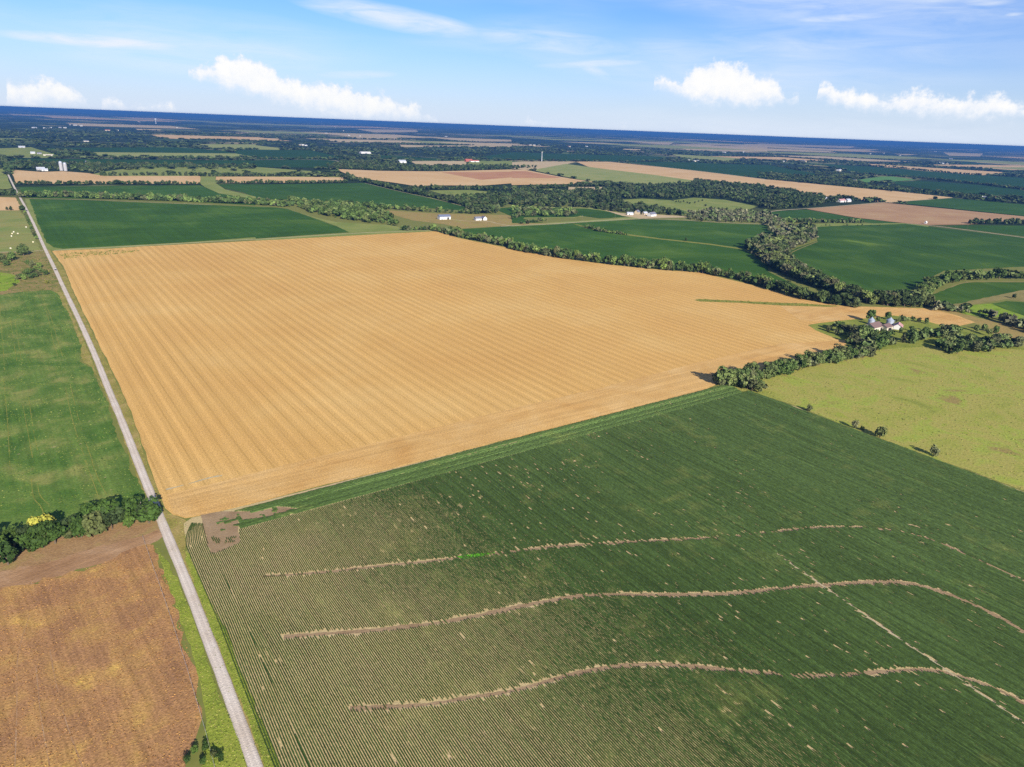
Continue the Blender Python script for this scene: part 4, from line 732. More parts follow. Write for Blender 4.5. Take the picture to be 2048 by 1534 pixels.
def ribbon(name, pts, w, m, label, rise=.12, z=.08, step=None, kind='structure'):
    p = smooth_line(pts, 2); far = np.hypot(*p.mean(0)) > 1500
    if far: z, rise = 1.2 if np.hypot(*p.mean(0)) > 2200 else .4, .1
    p = resample(p, step or (40 if far else 6)); nn = normals2(p)
    offs = np.array([-.5, -.36, 0, .36, .5]) * w; hs = np.array([0, .75, 1, .75, 0]) * rise
    V = []; Fc = []
    for i in range(len(p)):
        e = 1 + (random.random() - .5) * (.10 if not far else .2)
        for o_, h_ in zip(offs, hs): V.append((p[i, 0] + nn[i, 0] * o_ * e, p[i, 1] + nn[i, 1] * o_ * e, z + h_))
    for i in range(len(p) - 1):
        for j in range(4): Fc.append((i * 5 + j + 1, i * 5 + j, (i + 1) * 5 + j, (i + 1) * 5 + j + 1))
    ob = mesh(name, V, Fc, m); at = ob.data.color_attributes.new('across', 'FLOAT_COLOR', 'POINT')
    at.data.foreach_set('color', np.repeat((np.tile(offs / w + .5, len(p)))[:, None], 4, 1).astype(np.float32).ravel())
    return tag(ob, label, kind=kind)
for (nm, m, w, pts, label, rise, z) in ROADS: ribbon(nm, pts, w, m, label, rise, z)

def patch(name, pts, w, m, z, label, seed=0, keep=.5, step=1.2):
    """broken ragged strip of bare ground along a line"""
    p = resample(smooth_line(pts, 2), step); nn = normals2(p); Vv = []; Fc = []
    k = fbm(p[:, 0] / 14, p[:, 1] / 14, seed); prev = False
    for i in range(len(p)):
        if k[i] < keep: prev = False; continue
        ww = w * (.45 + 1.1 * (k[i] - keep)) * (.7 + .6 * random.random())
        a, b = p[i] + nn[i] * ww * .5, p[i] - nn[i] * ww * .5
        Vv += [(a[0], a[1], z), (b[0], b[1], z)]; q = len(Vv)
        if prev: Fc.append((q - 4, q - 3, q - 1, q - 2))
        prev = True
    if Fc: return tag(mesh(name, Vv, Fc, m), label, kind='structure')
for i, tr in enumerate(TRACKS): patch('tyre_track', tr, .5, 'weedy', .075, 'faint pale wheel track in the weedy bean field', 30 + i, .36)
for tr in TIREWHEAT: patch('tyre_track', tr, 1.6, 'pale', .10, 'pale worn track at the near corner of the stubble', 61, .2)
for i, tr in enumerate(MILOTR[1:4]): patch('tyre_track', tr, .4, 'dirt', .075, 'brown wheel track in the sorghum', 80 + i, .3)

# ------------------------------------------------------------------ row crop: every row a ridge of plants
def bare_mask(x, y):
    P = np.stack([x, y], 1); b = np.zeros(len(P), bool)
    for i, (pts, w) in enumerate(TERR):
        p = resample(smooth_line(pts, 2), 1.5)
        lo, hi = p.min(0) - 5, p.max(0) + 5
        sel = np.where((x > lo[0]) & (x < hi[0]) & (y > lo[1]) & (y < hi[1]))[0]
        if not len(sel): continue
        d2 = np.full(len(sel), 1e9); arg = np.zeros(len(sel), int)
        for j in range(0, len(p), 40):
            dd = (P[sel, None, 0] - p[None, j:j + 40, 0]) ** 2 + (P[sel, None, 1] - p[None, j:j + 40, 1]) ** 2
            k = dd.argmin(1); v = dd[np.arange(len(sel)), k]; u = v < d2; d2[u] = v[u]; arg[u] = k[u] + j
        q = p[arg]; kk = fbm(q[:, 0] / 22, q[:, 1] / 22, 11 + i)
        ww = w * np.clip((kk - (.24 if i == 0 else .10)) * 3.2, 0, 1) * (.8 if i < 3 else .95)
        b[sel] |= np.sqrt(d2) < ww * .42 + 1.3 * rng.random(len(sel)) ** 4 * (ww > .2)
    b |= inside(P, BARE) & (fbm(x / 3, y / 3, 3) < .58)
    return b
TOPY = 320.6; HEAD = 18.0
CROWS = []
def add_row(px_, py_, closed_add=0.0, gapmul=1.0):
    """px_,py_: centreline samples"""
    n = len(px_)
    if n < 3: return
    CROWS.append((px_, py_, np.full(n, closed_add), np.full(n, gapmul)))
EDGEX = [35.0, 37.5, 38.3, 39.6, 40.8, 41.4, 41.9, 44.0]
def edge_x(y): return np.interp(y, [-40, 126.4, 168, 207, 238, 275, 300, 321], EDGEX)
STEP = 1.0
def ymin_at(x): return np.where(x < 230, 168.7 - (x - 33.9) * .651, 41 + (x - 230) * .376) - 22
for k in range(12):                                                # border rows follow the road verge
    y = np.arange(130, 319.5 - .25 * k, STEP); add_row(edge_x(y) + .35 + k * .762 + np.where(y > 300, (y - 300) ** 2 * .012 * (1 - k / 12), 0), y, -.05, 1.5)
for k in range(560):
    x0 = 46.0 + k * .762
    if x0 > 440: break
    y = np.arange(float(ymin_at(np.array(x0))), TOPY - HEAD, STEP)
    x = x0 - (TOPY - y) * .018 + (vnoise(y / 40, y * 0 + 3, 9) - .5) * .9
    ok = (x > edge_x(y) + .35 + 11.35 * .762) & (x < 437.2)
    y, x = y[ok], x[ok]; add_row(x, y)
for k in range(int(HEAD / .762)):                                  # headland rows run along the stubble
    x = np.arange(58 if k > 4 else 60, 436 - k * .3, STEP); add_row(x, TOPY - .8 - k * .762 + 0 * x, .28, 1.2)
def build_rows():
    x = np.concatenate([q[0] for q in CROWS]); y = np.concatenate([q[1] for q in CROWS])
    ca = np.concatenate([q[2] for q in CROWS]); gm = np.concatenate([q[3] for q in CROWS])
    rid = np.concatenate([np.full(len(q[0]), i) for i, q in enumerate(CROWS)])
    nx = np.concatenate([normals2(np.stack([q[0], q[1]], 1))[:, 0] for q in CROWS]); ny = np.concatenate([normals2(np.stack([q[0], q[1]], 1))[:, 1] for q in CROWS])
    nse = fbm(x / 45, y / 45, 21); clo = np.clip((x + .35 * (y - 180) - 95) / 250, 0, 1)
    clo = np.clip(clo * .95 + (nse - .45) * .55 + ca, 0, 1)
    bare = bare_mask(x, y)
    # thin spots, missing plants
    thin = fbm(x / 7, y / 7, 5)
    run = vnoise(y / 3.0 + rid * 37.7, rid + .5 * 0, 17)
    clus = fbm(x / 30, y / 30, 55)
    gap = (run > .99 - .02 * (gm - 1) * (clus > .5) - .17 * clo * np.clip(clus * 2.2 - .5, 0, 1)) | (thin > .84) & (rng.random(len(x)) < .35)
    weak = gap & (rng.random(len(x)) < .8); alive = ~bare & ~(gap & ~weak)
    w = (.40 + .25 * clo) * (.86 + .28 * rng.random(len(x))) * .5
    h = (.42 + .22 * clo) * (.8 + .4 * rng.random(len(x)))
    w = np.where(weak, w * .38, w); h = np.where(weak, h * .6, h)
    jx = (rng.random(len(x)) - .5) * .08
    prof = [(-1.0, .12), (-.62, .92), (.55, 1.0), (1.0, .15)]
    V = np.zeros((len(x), 4, 3))
    for i, (a, b) in enumerate(prof):
        V[:, i, 0] = x + nx * (w * a + jx); V[:, i, 1] = y + ny * (w * a + jx); V[:, i, 2] = .06 + h * b * (.85 + .3 * rng.random(len(x)))
    vig = np.clip(fbm(x / 26, y / 26, 33) * .9 - .15 + (thin - .5) * .9, 0, 1)[:, None]
    dk, md, yl = np.array(S(66, 88, 40)), np.array(S(86, 108, 56)), np.array(S(124, 132, 70))
    cl2 = clo[:, None]
    col = (dk * (1 - cl2) + md * cl2) * (1 - .8 * np.clip(vig - .45, 0, 1) / .55) + yl * .8 * np.clip(vig - .45, 0, 1) / .55
    rowk = .82 + .36 * rng.random(int(rid.max()) + 1); strk = vnoise(y / 16 + rid * 11.3, rid * 1.0, 41)
    col = col * ((.85 + .3 * rng.random(len(x))) * rowk[rid] * (.8 + .4 * strk))[:, None]
    i = np.where((rid[:-1] == rid[1:]) & alive[:-1] & alive[1:] & (np.hypot(np.diff(x), np.diff(y)) < STEP * 1.6))[0]
    Fq = np.concatenate([np.stack([i * 4 + j, i * 4 + j + 1, (i + 1) * 4 + j + 1, (i + 1) * 4 + j], 1) for j in range(3)])
    o = fast_mesh('crop_rows', V.reshape(-1, 3), Fq, 'crop', np.repeat(col, 4, 0))
    tag(o, 'rows of green bean plants with bare terraces between them', 'crop rows', kind='stuff')
build_rows()
for pts, w in TERR[:3]: patch('bare_terrace', pts, w * 1.05, 'bare', .075, 'curved bare soil terrace through the crop rows', 44, .15)
sheet('bare_corner', BARE, 'bare', .075, .8, 'bare pinkish soil patch in the near corner of the row crop')
ribbon('field_track', TERR[3][0], .8, 'pale', 'straight narrow pale track across the crop rows', .02, .08)

# ------------------------------------------------------------------ tufts: weeds, grass clumps (uncountable)
def tufts(name, poly, n, s0, s1, cols, label, seed=0, thr=None, scale=9.0, hk=.8):
    q = np.asarray(poly, float); lo, hi = q.min(0), q.max(0)
    P = lo + rng.random((n * 3, 2)) * (hi - lo); P = P[inside(P, q)]
    f = fbm(P[:, 0] / scale, P[:, 1] / scale, seed)
    if thr is not None: P = P[f + .18 * rng.random(len(P)) > thr]
    P = P[:n]; m = len(P); s = s0 + (s1 - s0) * rng.random(m) ** 2; a = rng.random(m) * 6.28
    V = np.zeros((m, 6, 3))
    for k in range(5):
        rr = s * (.6 + .6 * rng.random(m)) * .5; an = a + k * 1.2566 + (rng.random(m) - .5) * .6
        V[:, k, 0] = P[:, 0] + np.cos(an) * rr; V[:, k, 1] = P[:, 1] + np.sin(an) * rr; V[:, k, 2] = .03
    V[:, 5, 0] = P[:, 0] + (rng.random(m) - .5) * s * .4; V[:, 5, 1] = P[:, 1] + (rng.random(m) - .5) * s * .4; V[:, 5, 2] = s * hk * (.6 + .6 * rng.random(m))
    b = np.arange(m) * 6
    Fq = np.concatenate([np.stack([b + k, b + (k + 1) % 5, b + 5], 1) for k in range(5)])
    C = np.asarray(cols)[rng.integers(0, len(cols), m)] * (.75 + .5 * rng.random(m))[:, None]
    return tag(fast_mesh(name, V.reshape(-1, 3), Fq, 'foliage', np.repeat(C, 6, 0)), label, 'weeds', kind='stuff')
def fpoly(i): return FIELDS[i][3]
FN = {}
for i, q in enumerate(FIELDS): FN.setdefault(q[1], []).append(q[3])
def visible(poly):
    p = np.asarray(poly, float); return p
tufts('weeds', FN['soyweed'][0], 14000, .35, 1.1, [S(124, 140, 60), S(100, 124, 46), S(140, 146, 74), S(60, 92, 36)], 'yellow green weeds scattered through the left bean field', 3, .52, 16, .45)
tufts('sorghum_heads', FN['milo'][0], 14000, .3, .7, [S(186, 140, 80), S(166, 122, 72), S(158, 112, 68), S(184, 142, 82), S(144, 104, 64)], 'clumpy orange sorghum plants', 6, .42, 11, .6)
tufts('pasture_weeds', FN['pasture'][0], 8000, .5, 1.3, [S(126, 132, 54), S(150, 152, 68), S(112, 120, 54), S(160, 146, 82)], 'rough grass clumps across the yellow green pasture', 8, .40, 22, .5)
for p in FN['verge_green'] + FN['verge_tan']: tufts('verge_grass', p, 3500, .3, .8, [S(134, 148, 58), S(146, 158, 62), S(122, 136, 54), S(162, 158, 84)], 'grass clumps on the road verge', 9, None, 9, .5)
tufts('scrub_weeds', FN['scrub'][0], 1500, .8, 2.4, [S(80, 98, 40), S(132, 126, 66), S(104, 116, 50)], 'weeds on the scrubby ground', 9, .45, 12, .6)
tufts('ditch_weeds', FN['weedy'][0], 700, .8, 2.2, [S(96, 110, 40), S(130, 130, 56)], 'green weeds in the stubble ditch', 9, None, 12, .6)
tufts('ditch_weeds', [(52, 1100), (66, 1108), (110, 1112), (150, 1092), (130, 1078), (90, 1072), (56, 1062)], 420, 1.2, 3.0, [S(110, 116, 50), S(140, 136, 66)], 'green weed patches in the far left corner of the stubble', 19, .52, 9, .4)
tufts('volunteer_grass', GREENPATCH, 700, .4, .9, [S(96, 170, 40), S(84, 150, 36)], 'vivid green grass patch on the upper terrace', 9, None, 9, .5)

# ------------------------------------------------------------------ trees
PAL0 = {'deep': [(40, 56, 26), (50, 68, 30), (62, 80, 36), (46, 58, 34), (68, 74, 44)], 'dark': [(42, 56, 30), (52, 66, 36), (60, 72, 40), (50, 58, 38), (66, 74, 46)], 'mix': [(56, 72, 38), (68, 84, 44), (86, 102, 52), (80, 84, 56)],
       'light': [(66, 82, 40), (76, 90, 48), (58, 74, 36), (86, 96, 54)], 'grey': [(90, 94, 66), (102, 102, 76), (84, 84, 64), (78, 90, 54)], 'belt': [(70, 84, 48), (84, 96, 56), (98, 106, 66), (74, 78, 54), (62, 78, 40)],
       'creek': [(60, 72, 42), (74, 82, 50), (52, 64, 38), (94, 104, 58), (82, 82, 60)], 'yellow': [(122, 120, 52), (114, 114, 52)]}
PAL = {k: [tuple(q * 1.22 for q in c) for c in v] for k, v in PAL0.items()}
def tintof(pal):
    c = random.choice(PAL[pal]); k = .72 + .5 * random.random()
    return tuple(v * k for v in S(*c, .8)) 
def tube(p0, p1, r0, r1, k=6):
    p0, p1 = Vector(p0), Vector(p1); z = (p1 - p0).normalized(); a = z.orthogonal().normalized(); b = z.cross(a); V = []
    for p, r_ in ((p0, r0), (p1, r1)):
        for i in range(k): t = 2 * math.pi * i / k; V.append(p + (a * math.cos(t) + b * math.sin(t)) * r_)
    return V, [(i, (i + 1) % k, k + (i + 1) % k, k + i) for i in range(k)] + [tuple(range(2 * k - 1, k - 1, -1))]
def joinparts(parts):
    V, Fc = [], []
    for v, f_ in parts:
        o = len(V); V += list(v); Fc += [tuple(i + o for i in q) for q in f_]
    return V, Fc
def crown_quads(rs, kind, nleaf, size):
    """leaf clumps spread over and through overlapping lobes; height normalised to 10 m"""
    lobes = []
    if kind == 'broad':
        lobes.append((0, 0, 6.2, 2.6, 2.3))
        for k in range(9):
            a = k * .7 + rs.random() * .5; rr = 1.5 + 1.6 * rs.random(); lobes.append((math.cos(a) * rr, math.sin(a) * rr, 3.4 + 4.6 * rs.random(), 1.3 + .8 * rs.random(), 1.1 + .7 * rs.random()))
    elif kind == 'tall':
        for k in range(9):
            a = k * 2.4; rr = .5 + 1.2 * rs.random(); lobes.append((math.cos(a) * rr, math.sin(a) * rr, 2.6 + .78 * k, 1.3 + .6 * rs.random() - .06 * k, 1.2 + .4 * rs.random()))
    else:
        for k in range(8):
            a = k * .9 + rs.random(); rr = 2.0 * rs.random() + .6; lobes.append((math.cos(a) * rr, math.sin(a) * rr, 2.2 + 5.6 * rs.random(), 1.5 + 1.0 * rs.random(), 1.5 + .9 * rs.random()))
    Vs = []
    for (cx, cy, cz, rx, rz) in lobes:
        m = nleaf // len(lobes); d_ = rs.normal(size=(m, 3)); d_ /= np.linalg.norm(d_, axis=1)[:, None]
        rad = (.62 + .5 * rs.random(m) ** .7)[:, None]
        c = np.array([cx, cy, cz]) + d_ * rad * np.array([rx, rx, rz]); keep = c[:, 2] > .4; c, d_ = c[keep], d_[keep]; m = len(c)
        nn = d_ + rs.normal(size=(m, 3)) * .55; nn /= np.linalg.norm(nn, axis=1)[:, None]
        up = rs.normal(size=(m, 3)); u = np.cross(nn, up); u /= np.linalg.norm(u, axis=1)[:, None]; v = np.cross(nn, u)
        s = size * (.55 + .9 * rs.random(m))[:, None]
        Vs.append(np.stack([c - u * s - v * s * .7, c + u * s * .8 - v * s, c + u * s + v * s * .8, c - u * s * .7 + v * s], 1))
    V = np.concatenate(Vs).reshape(-1, 3)
    V[:, 2] *= 10.0 / np.percentile(V[:, 2], 99.5)
    return V, np.arange(len(V)).reshape(-1, 4)
PROTO = {}
def make_proto(kind, i):
    rs = np.random.default_rng(100 + i * 7 + len(kind))
    V, Fq = crown_quads(rs, kind, 620 if kind != 'shrub' else 420, .46)
    o = fast_mesh('crown', V, Fq, 'leaf'); crown = o.data; COL.objects.unlink(o); bpy.data.objects.remove(o)
    parts = []
    if kind == 'shrub':
        for k in range(5): a = k * 1.26; parts.append(tube((.1 * math.cos(a), .1 * math.sin(a), -.15), (1.3 * math.cos(a), 1.3 * math.sin(a), 5), .16, .05, 5))
    else:
        parts.append(tube((0, 0, -.2), (.15, .1, 3.2), .34, .24, 7)); parts.append(tube((.15, .1, 3.2), (.1, -.1, 7.5), .24, .08, 6))
        for k in range(5):
            a = k * 1.3 + rs.random(); parts.append(tube((.13, .08, 2.4 + .5 * k), (1.9 * math.cos(a), 1.9 * math.sin(a), 4.4 + .7 * k), .13, .04, 5))
    v, f_ = joinparts(parts)
    tr = bpy.data.meshes.new('trunk'); tr.from_pydata([tuple(q) for q in v], [], f_); tr.update(); tr.materials.append(MATS['bark'])
    return crown, tr
for kd in ('broad', 'tall', 'shrub', 'round'):
    PROTO[kd] = [make_proto(kd, i) for i in range(4)]
ALLT = []                                                          # x, y, h, palette, label, kind, width factor
for (pts, sp, w, h0, h1, pal, label, kind) in TL:
    sp *= .85; p = resample(pts, sp); nn = normals2(p)
    rows = max(1, int(round(w / 6.5))); sp_ = sp
    for q, v in zip(p, nn):
        for r_ in range(rows):
            if random.random() < .10: continue
            off = ((r_ + .5) / rows - .5) * w + (random.random() - .5) * w * .5 / rows; al = (random.random() - .5) * sp * .8
            ALLT.append((q[0] + v[0] * off + v[1] * al, q[1] + v[1] * off - v[0] * al, (h0 + (h1 - h0) * random.random()) * random.choice([.5, .65, .85, .95, 1.0, 1.05, 1.1, 1.25]), pal, label, kind, .8 + .6 * random.random()))
for (poly, sp, h0, h1, pal, label, kind) in TA:
    q = np.asarray(poly, float); lo, hi = q.min(0), q.max(0)
    xs = np.arange(lo[0], hi[0], sp); ys = np.arange(lo[1], hi[1], sp)
    P = np.array([(a, b) for a in xs for b in ys]) + (rng.random((len(xs) * len(ys), 2)) - .5) * sp * .95
    P = P[inside(P, q)]
    for a, b in P:
        if random.random() < .06: continue
        ALLT.append((a, b, (h0 + (h1 - h0) * random.random()) * random.choice([.5, .65, .85, .95, 1.0, 1.05, 1.1, 1.25]), pal, label, kind, .85 + .6 * random.random()))
PAST = [np.asarray(q[3], float) for q in FIELDS if q[0] in ('pasture', 'bean_field', 'wheat_field', 'wheat_strip', 'tilled_field', 'wheat_stubble_field', 'hay_field') and q[0] == 'pasture' and q[2] >= 3]
P = np.array([(q[0], q[1]) for q in ALLT]); bad = np.zeros(len(P), bool)
for q in PAST: bad |= inside(P, q)
edge_ok = np.array([q[4].startswith(('bushy', 'low', 'tree in the belt', 'tree in the clump', 'tree in the thick', 'bushy tree in the short', 'tree in the broad', 'tree lining', 'tree on', 'tree in the row along', 'tree in the dark row', 'pale green tree')) for q in ALLT])
hard = np.zeros(len(P), bool)
for q in FIELDS:
    if q[1] in ('wheat',): hard |= inside(P, q[3])
ALLT = [t for t, b, hd in zip(ALLT, bad, hard) if not b]
ALLT += [tuple(s) for s in SINGLES]
def app(t): return t[2] * (1.0 if t[5] == 'tree' else .8) / math.sqrt(t[0] ** 2 + t[1] ** 2 + CAM_H ** 2)
single_set = set(tuple(s) for s in SINGLES)
trees = sorted([t for t in ALLT if t[5] == 'tree'], key=lambda t: -(app(t) + (1 if t in single_set else 0)))
fwd2 = np.array([CAM_FWD[0], CAM_FWD[1]]); fwd2 /= np.linalg.norm(fwd2)
def inview(t):
    dx, dy = t[0], t[1]; v = Vector((t[0], t[1], t[2] * .5 - CAM_H)); z = v.dot(f)
    return z > 0 and abs(v.dot(r) / z) < 1030 / 1418 and abs(v.dot(d) / z) < 775 / 1418
near = [t for t in trees if inview(t)][:296]; nearset = set(near)
rest = [t for t in trees if t not in nearset]
shrubs = [t for t in ALLT if t[5] == 'shrub' and inview(t)]
def plant(t, nm, cat):
    x, y, h, pal, label, kind, wf = t
    e = tag(empty(nm, (x, y, 0), random.random() * 6.28), label, cat)
    kd = 'shrub' if kind == 'shrub' else random.choice(['broad', 'broad', 'round', 'tall'] if pal in ('mix', 'light', 'creek', 'grey') else ['broad', 'round', 'round'])
    cr, tr = random.choice(PROTO[kd]); s = h / 10.0
    e.scale = (s * wf * (.9 + .2 * random.random()), s * wf, s)
    link(bpy.data.objects.new('trunk', tr), e)
    c = link(bpy.data.objects.new('crown', cr), e); c.color = tintof(pal) + (1,)
    return e
def image_x(t):
    v = Vector((t[0], t[1], -CAM_H)); return v.dot(r) / v.dot(f)
ORD = ['first', 'second', 'third', 'fourth', 'fifth', 'sixth', 'seventh', 'eighth', 'ninth', 'tenth', 'eleventh', 'twelfth', 'thirteenth', 'fourteenth', 'fifteenth', 'sixteenth', 'seventeenth', 'eighteenth', 'nineteenth', 'twentieth']
PLANTED = {}
for t in near: PLANTED.setdefault(t[4], []).append((plant(t, 'tree', 'tree'), t))
for t in shrubs: PLANTED.setdefault(t[4], []).append((plant(t, 'shrub', 'shrub'), t))
for lb, items in PLANTED.items():
    if len(items) == 1: continue
    lum = lambda e: sum(next(c for c in e.children if c.name.startswith('crown')).color[:3])
    hs = sorted(t[2] for _, t in items); ls = sorted(lum(e) for e, _ in items); sub = {}
    for e, t in items:
        e['group'] = ('trees: ' if t[5] == 'tree' else 'shrubs: ') + lb.split(' in the ')[-1]
        key = ''
        if len(items) > 20:
            key = ('tall ' if t[2] > hs[len(hs) * 2 // 3] else 'low ' if t[2] < hs[len(hs) // 3] else '') + ('paler ' if lum(e) > ls[len(ls) * 2 // 3] else 'darker ' if lum(e) < ls[len(ls) // 3] else '')
            if key == '': key = 'middling '
        sub.setdefault(key, []).append((e, t))
    for key, q in sub.items():
        for k, (e, t) in enumerate(sorted(q, key=lambda w: image_x(w[1]))):
            base = key + lb; nw = len(base.split())
            e['label'] = base + (', ' + ORD[k] + ' from left' if len(q) > 1 and len(q) <= 20 and nw <= 13 else '')
# a bleached dead trunk among the hedge
def snag(x, y, h, label):
    e = tag(empty('dead_tree', (x, y, 0)), label, 'dead tree')
    v, f_ = tube((0, 0, -.2), (.6, .2, h * .7), .35, .2, 7); mesh('trunk', v, f_, 'deadwood', e)
    for k in range(3):
        v, f_ = tube((.3 + .1 * k, .1, h * (.35 + .1 * k)), (.6 + 1.4 * math.cos(k * 2.2), 1.4 * math.sin(k * 2.2), h * (.75 + .1 * k)), .12, .03, 5); mesh('branch', v, f_, 'deadwood', e)

# everything farther: one mass of woods, hedgerows and scattered trees
def far_candidates():
    n = 42000; az = R(35.7) + (rng.random(n) - .5) * R(86); dd = 1500 + (8500 - 1500) * rng.random(n) ** .9
    x, y = np.sin(az) * dd, np.cos(az) * dd; P = np.stack([x, y], 1)
    w = fbm(x / 650, y / 420, 71); lx = np.abs((x - 41 + 402) % 805 - 402); ly = np.abs((y - 322 + 201) % 402 - 201)
    seg = vnoise(np.round((x - 41) / 805) * 7.3 + .5, np.floor(y / 402) * 3.1 + .5, 5); seg2 = vnoise(np.floor(x / 805) * 5.1 + .5, np.round((y - 322) / 402) * 9.7 + .5, 6)
    keep = (w > .50) & (rng.random(n) < .8) | (lx < 14) & (seg > .45) | (ly < 16) & (seg2 > .42) | (rng.random(n) < .05)
    P = P[keep]; b = np.zeros(len(P), bool)
    for q in FPOLY: b |= inside(P, q)
    P = P[~b & (np.hypot(P[:, 0], P[:, 1]) > 2500)]
    return P
FARP = far_candidates()
def mass(name, items, label, quads, size, wide=1.0):
    """items: (x,y,h,wf,colour)"""
    A = np.array([(t[0], t[1], t[2], t[3]) for t in items]); Cc = np.array([t[4] for t in items]); n = len(A); Vs, Ts, Fs = [], [], []; base = 0
    for k in range(6):
        rs = np.random.default_rng(500 + k); V, Fq = crown_quads(rs, ['broad', 'round', 'tall', 'round', 'broad', 'round'][k], quads, size)
        sel = np.arange(k, n, 6)
        if not len(sel): continue
        a = rs.random(len(sel)) * 6.28; s = A[sel, 2] / 10; w = s * A[sel, 3]
        W = np.zeros((len(sel), len(V), 3))
        W[:, :, 0] = A[sel, 0][:, None] + (V[None, :, 0] * np.cos(a)[:, None] - V[None, :, 1] * np.sin(a)[:, None]) * w[:, None]
        W[:, :, 1] = A[sel, 1][:, None] + (V[None, :, 0] * np.sin(a)[:, None] + V[None, :, 1] * np.cos(a)[:, None]) * w[:, None]
        W[:, :, 2] = V[None, :, 2] * s[:, None]
        Fs.append((Fq[None] + (base + np.arange(len(sel)) * len(V))[:, None, None]).reshape(-1, 4)); base += len(sel) * len(V)
        q = np.repeat(rs.random((len(sel), len(V) // 4)) * .5 + .75, 4, 1)
        Vs.append(W.reshape(-1, 3)); Ts.append((Cc[sel][:, None, :] * q[:, :, None]).reshape(-1, 3))
    return tag(fast_mesh(name, np.concatenate(Vs), np.concatenate(Fs), 'foliage', np.concatenate(Ts)), label, 'woods', kind='stuff')
mass('treeline', [(t[0], t[1], t[2], t[6], tintof(t[3])) for t in rest], 'distant tree rows and groves between the fields', 64, 1.35)
mass('forest', [(x, y, 8 + 5 * random.random(), 1.5 + 1.6 * random.random(), tuple(1.05 * q for q in tintof('dark'))) for x, y in FARP], 'far off woods and hedgerows towards the horizon', 30, 1.9)

# ------------------------------------------------------------------ buildings and other things
def boxv(x0, x1, y0, y1, z0, z1):
    return [(x0, y0, z0), (x1, y0, z0), (x1, y1, z0), (x0, y1, z0), (x0, y0, z1), (x1, y0, z1), (x1, y1, z1), (x0, y1, z1)], [(0, 3, 2, 1), (4, 5, 6, 7), (0, 1, 5, 4), (1, 2, 6, 5), (2, 3, 7, 6), (3, 0, 4, 7)]
def building(nm, x, y, w, d_, h, rh, rot, wall, roof, label, opt):
    e = tag(empty(nm, (x, y + d_ * .5, 0), R(rot)), label, 'building')
    a, b = w / 2, d_ / 2
    V = [(-a, -b, -.2), (a, -b, -.2), (a, b, -.2), (-a, b, -.2), (-a, -b, h), (a, -b, h), (a, b, h), (-a, b, h), (-a, 0, h + rh), (a, 0, h + rh)]
    mesh('wall', V, [(0, 1, 5, 4), (2, 3, 7, 6), (1, 2, 6, 9, 5), (3, 0, 4, 8, 7), (0, 3, 2, 1)], wall, e)
    o = .5; k = rh / b; V = []
    for s in (-1, 1):
        for xx in (-a - o, a + o):
            V += [(xx, s * (b + o), h - o * k + .06), (xx, 0, h + rh + .06), (xx, s * (b + o), h - o * k + .24), (xx, 0, h + rh + .24)]
    Fc = []
    for q in (0, 8): Fc += [(q, q + 1, q + 5, q + 4), (q + 2, q + 6, q + 7, q + 3), (q, q + 4, q + 6, q + 2), (q, q + 2, q + 3, q + 1), (q + 4, q + 5, q + 7, q + 6), (q + 1, q + 3, q + 7, q + 5)]
    rf = mesh('roof', V, Fc, roof, e)
    v, f_ = boxv(-a - o, a + o, -.14, .14, h + rh + .2, h + rh + .32); mesh('ridge', v, f_, roof, rf)
    def pn(n_, xc, wd, z0, z1, m): v, f_ = boxv(xc - wd / 2, xc + wd / 2, -b - .06, -b + .02, z0, z1); return mesh(n_, v, f_, m, e)
    if opt == 'open': pn('doorway', 0, w * .55, 0, h * .78, 'dark')
    elif opt == 'door': pn('door', -w * .15, min(3, w * .3), 0, h * .7, 'slate'); pn('window', w * .25, 1.2, h * .4, h * .7, 'glass')
    elif opt == 'door2':
        for q in (-.28, .26): pn('door', w * q, w * .17, 0, h * .76, 'dark' if q > 0 else 'palemetal')
    elif opt == 'win':
        for q in (-.36, -.12, .34): pn('window', w * q, 1.4, h * .3, h * .68, 'glass')
        pn('door', w * .12, 1.2, 0, h * .55, 'slate')
        v, f_ = boxv(a * .4, a * .4 + .8, .3, 1.1, h + rh * .5, h + rh + .9); mesh('chimney', v, f_, 'redwall', rf)
    else: pn('door', 0, w * .2, 0, h * .6, 'slate')
    return e
for q in B: building(*q)
for i, (x, y) in enumerate(SMALL):
    D_ = math.hypot(x, y); k = max(1.0, D_ / 3600.0)
    e = building('farm_building', x, y, (12 + 10 * random.random()) * min(2.0, k), (9 + 4 * random.random()) * min(1.6, k), 4.5 + min(2, k - 1), 3.5, random.choice([0, 90, 0, 15]), random.choice(['white', 'cream', 'palewall', 'tan']), random.choice(['white', 'palemetal', 'palemetal', 'redroof', 'slate']), 'small pale farm building among the far woods', '')
    ch = {q.name.split('.')[0]: q.data.materials[0].name for q in e.children}; wl, rl = ch['wall'], ch['roof']
    e['label'] = 'small far farm building with %s walls and %s roof among distant woods' % ({'palewall': 'grey'}.get(wl, wl), {'palemetal': 'silver', 'redroof': 'red'}.get(rl, rl)); e['group'] = 'far farm buildings'
def lathe(prof, k=24):
    V = []; Fc = []
    for (r_, z) in prof:
        for i in range(k): a = 2 * math.pi * i / k; V.append((r_ * math.cos(a), r_ * math.sin(a), z))
    for j in range(len(prof) - 1):
        for i in range(k): Fc.append((j * k + i, j * k + (i + 1) % k, (j + 1) * k + (i + 1) % k, (j + 1) * k + i))
    Fc.append(tuple(range((len(prof) - 1) * k, len(prof) * k)))
    return V, Fc
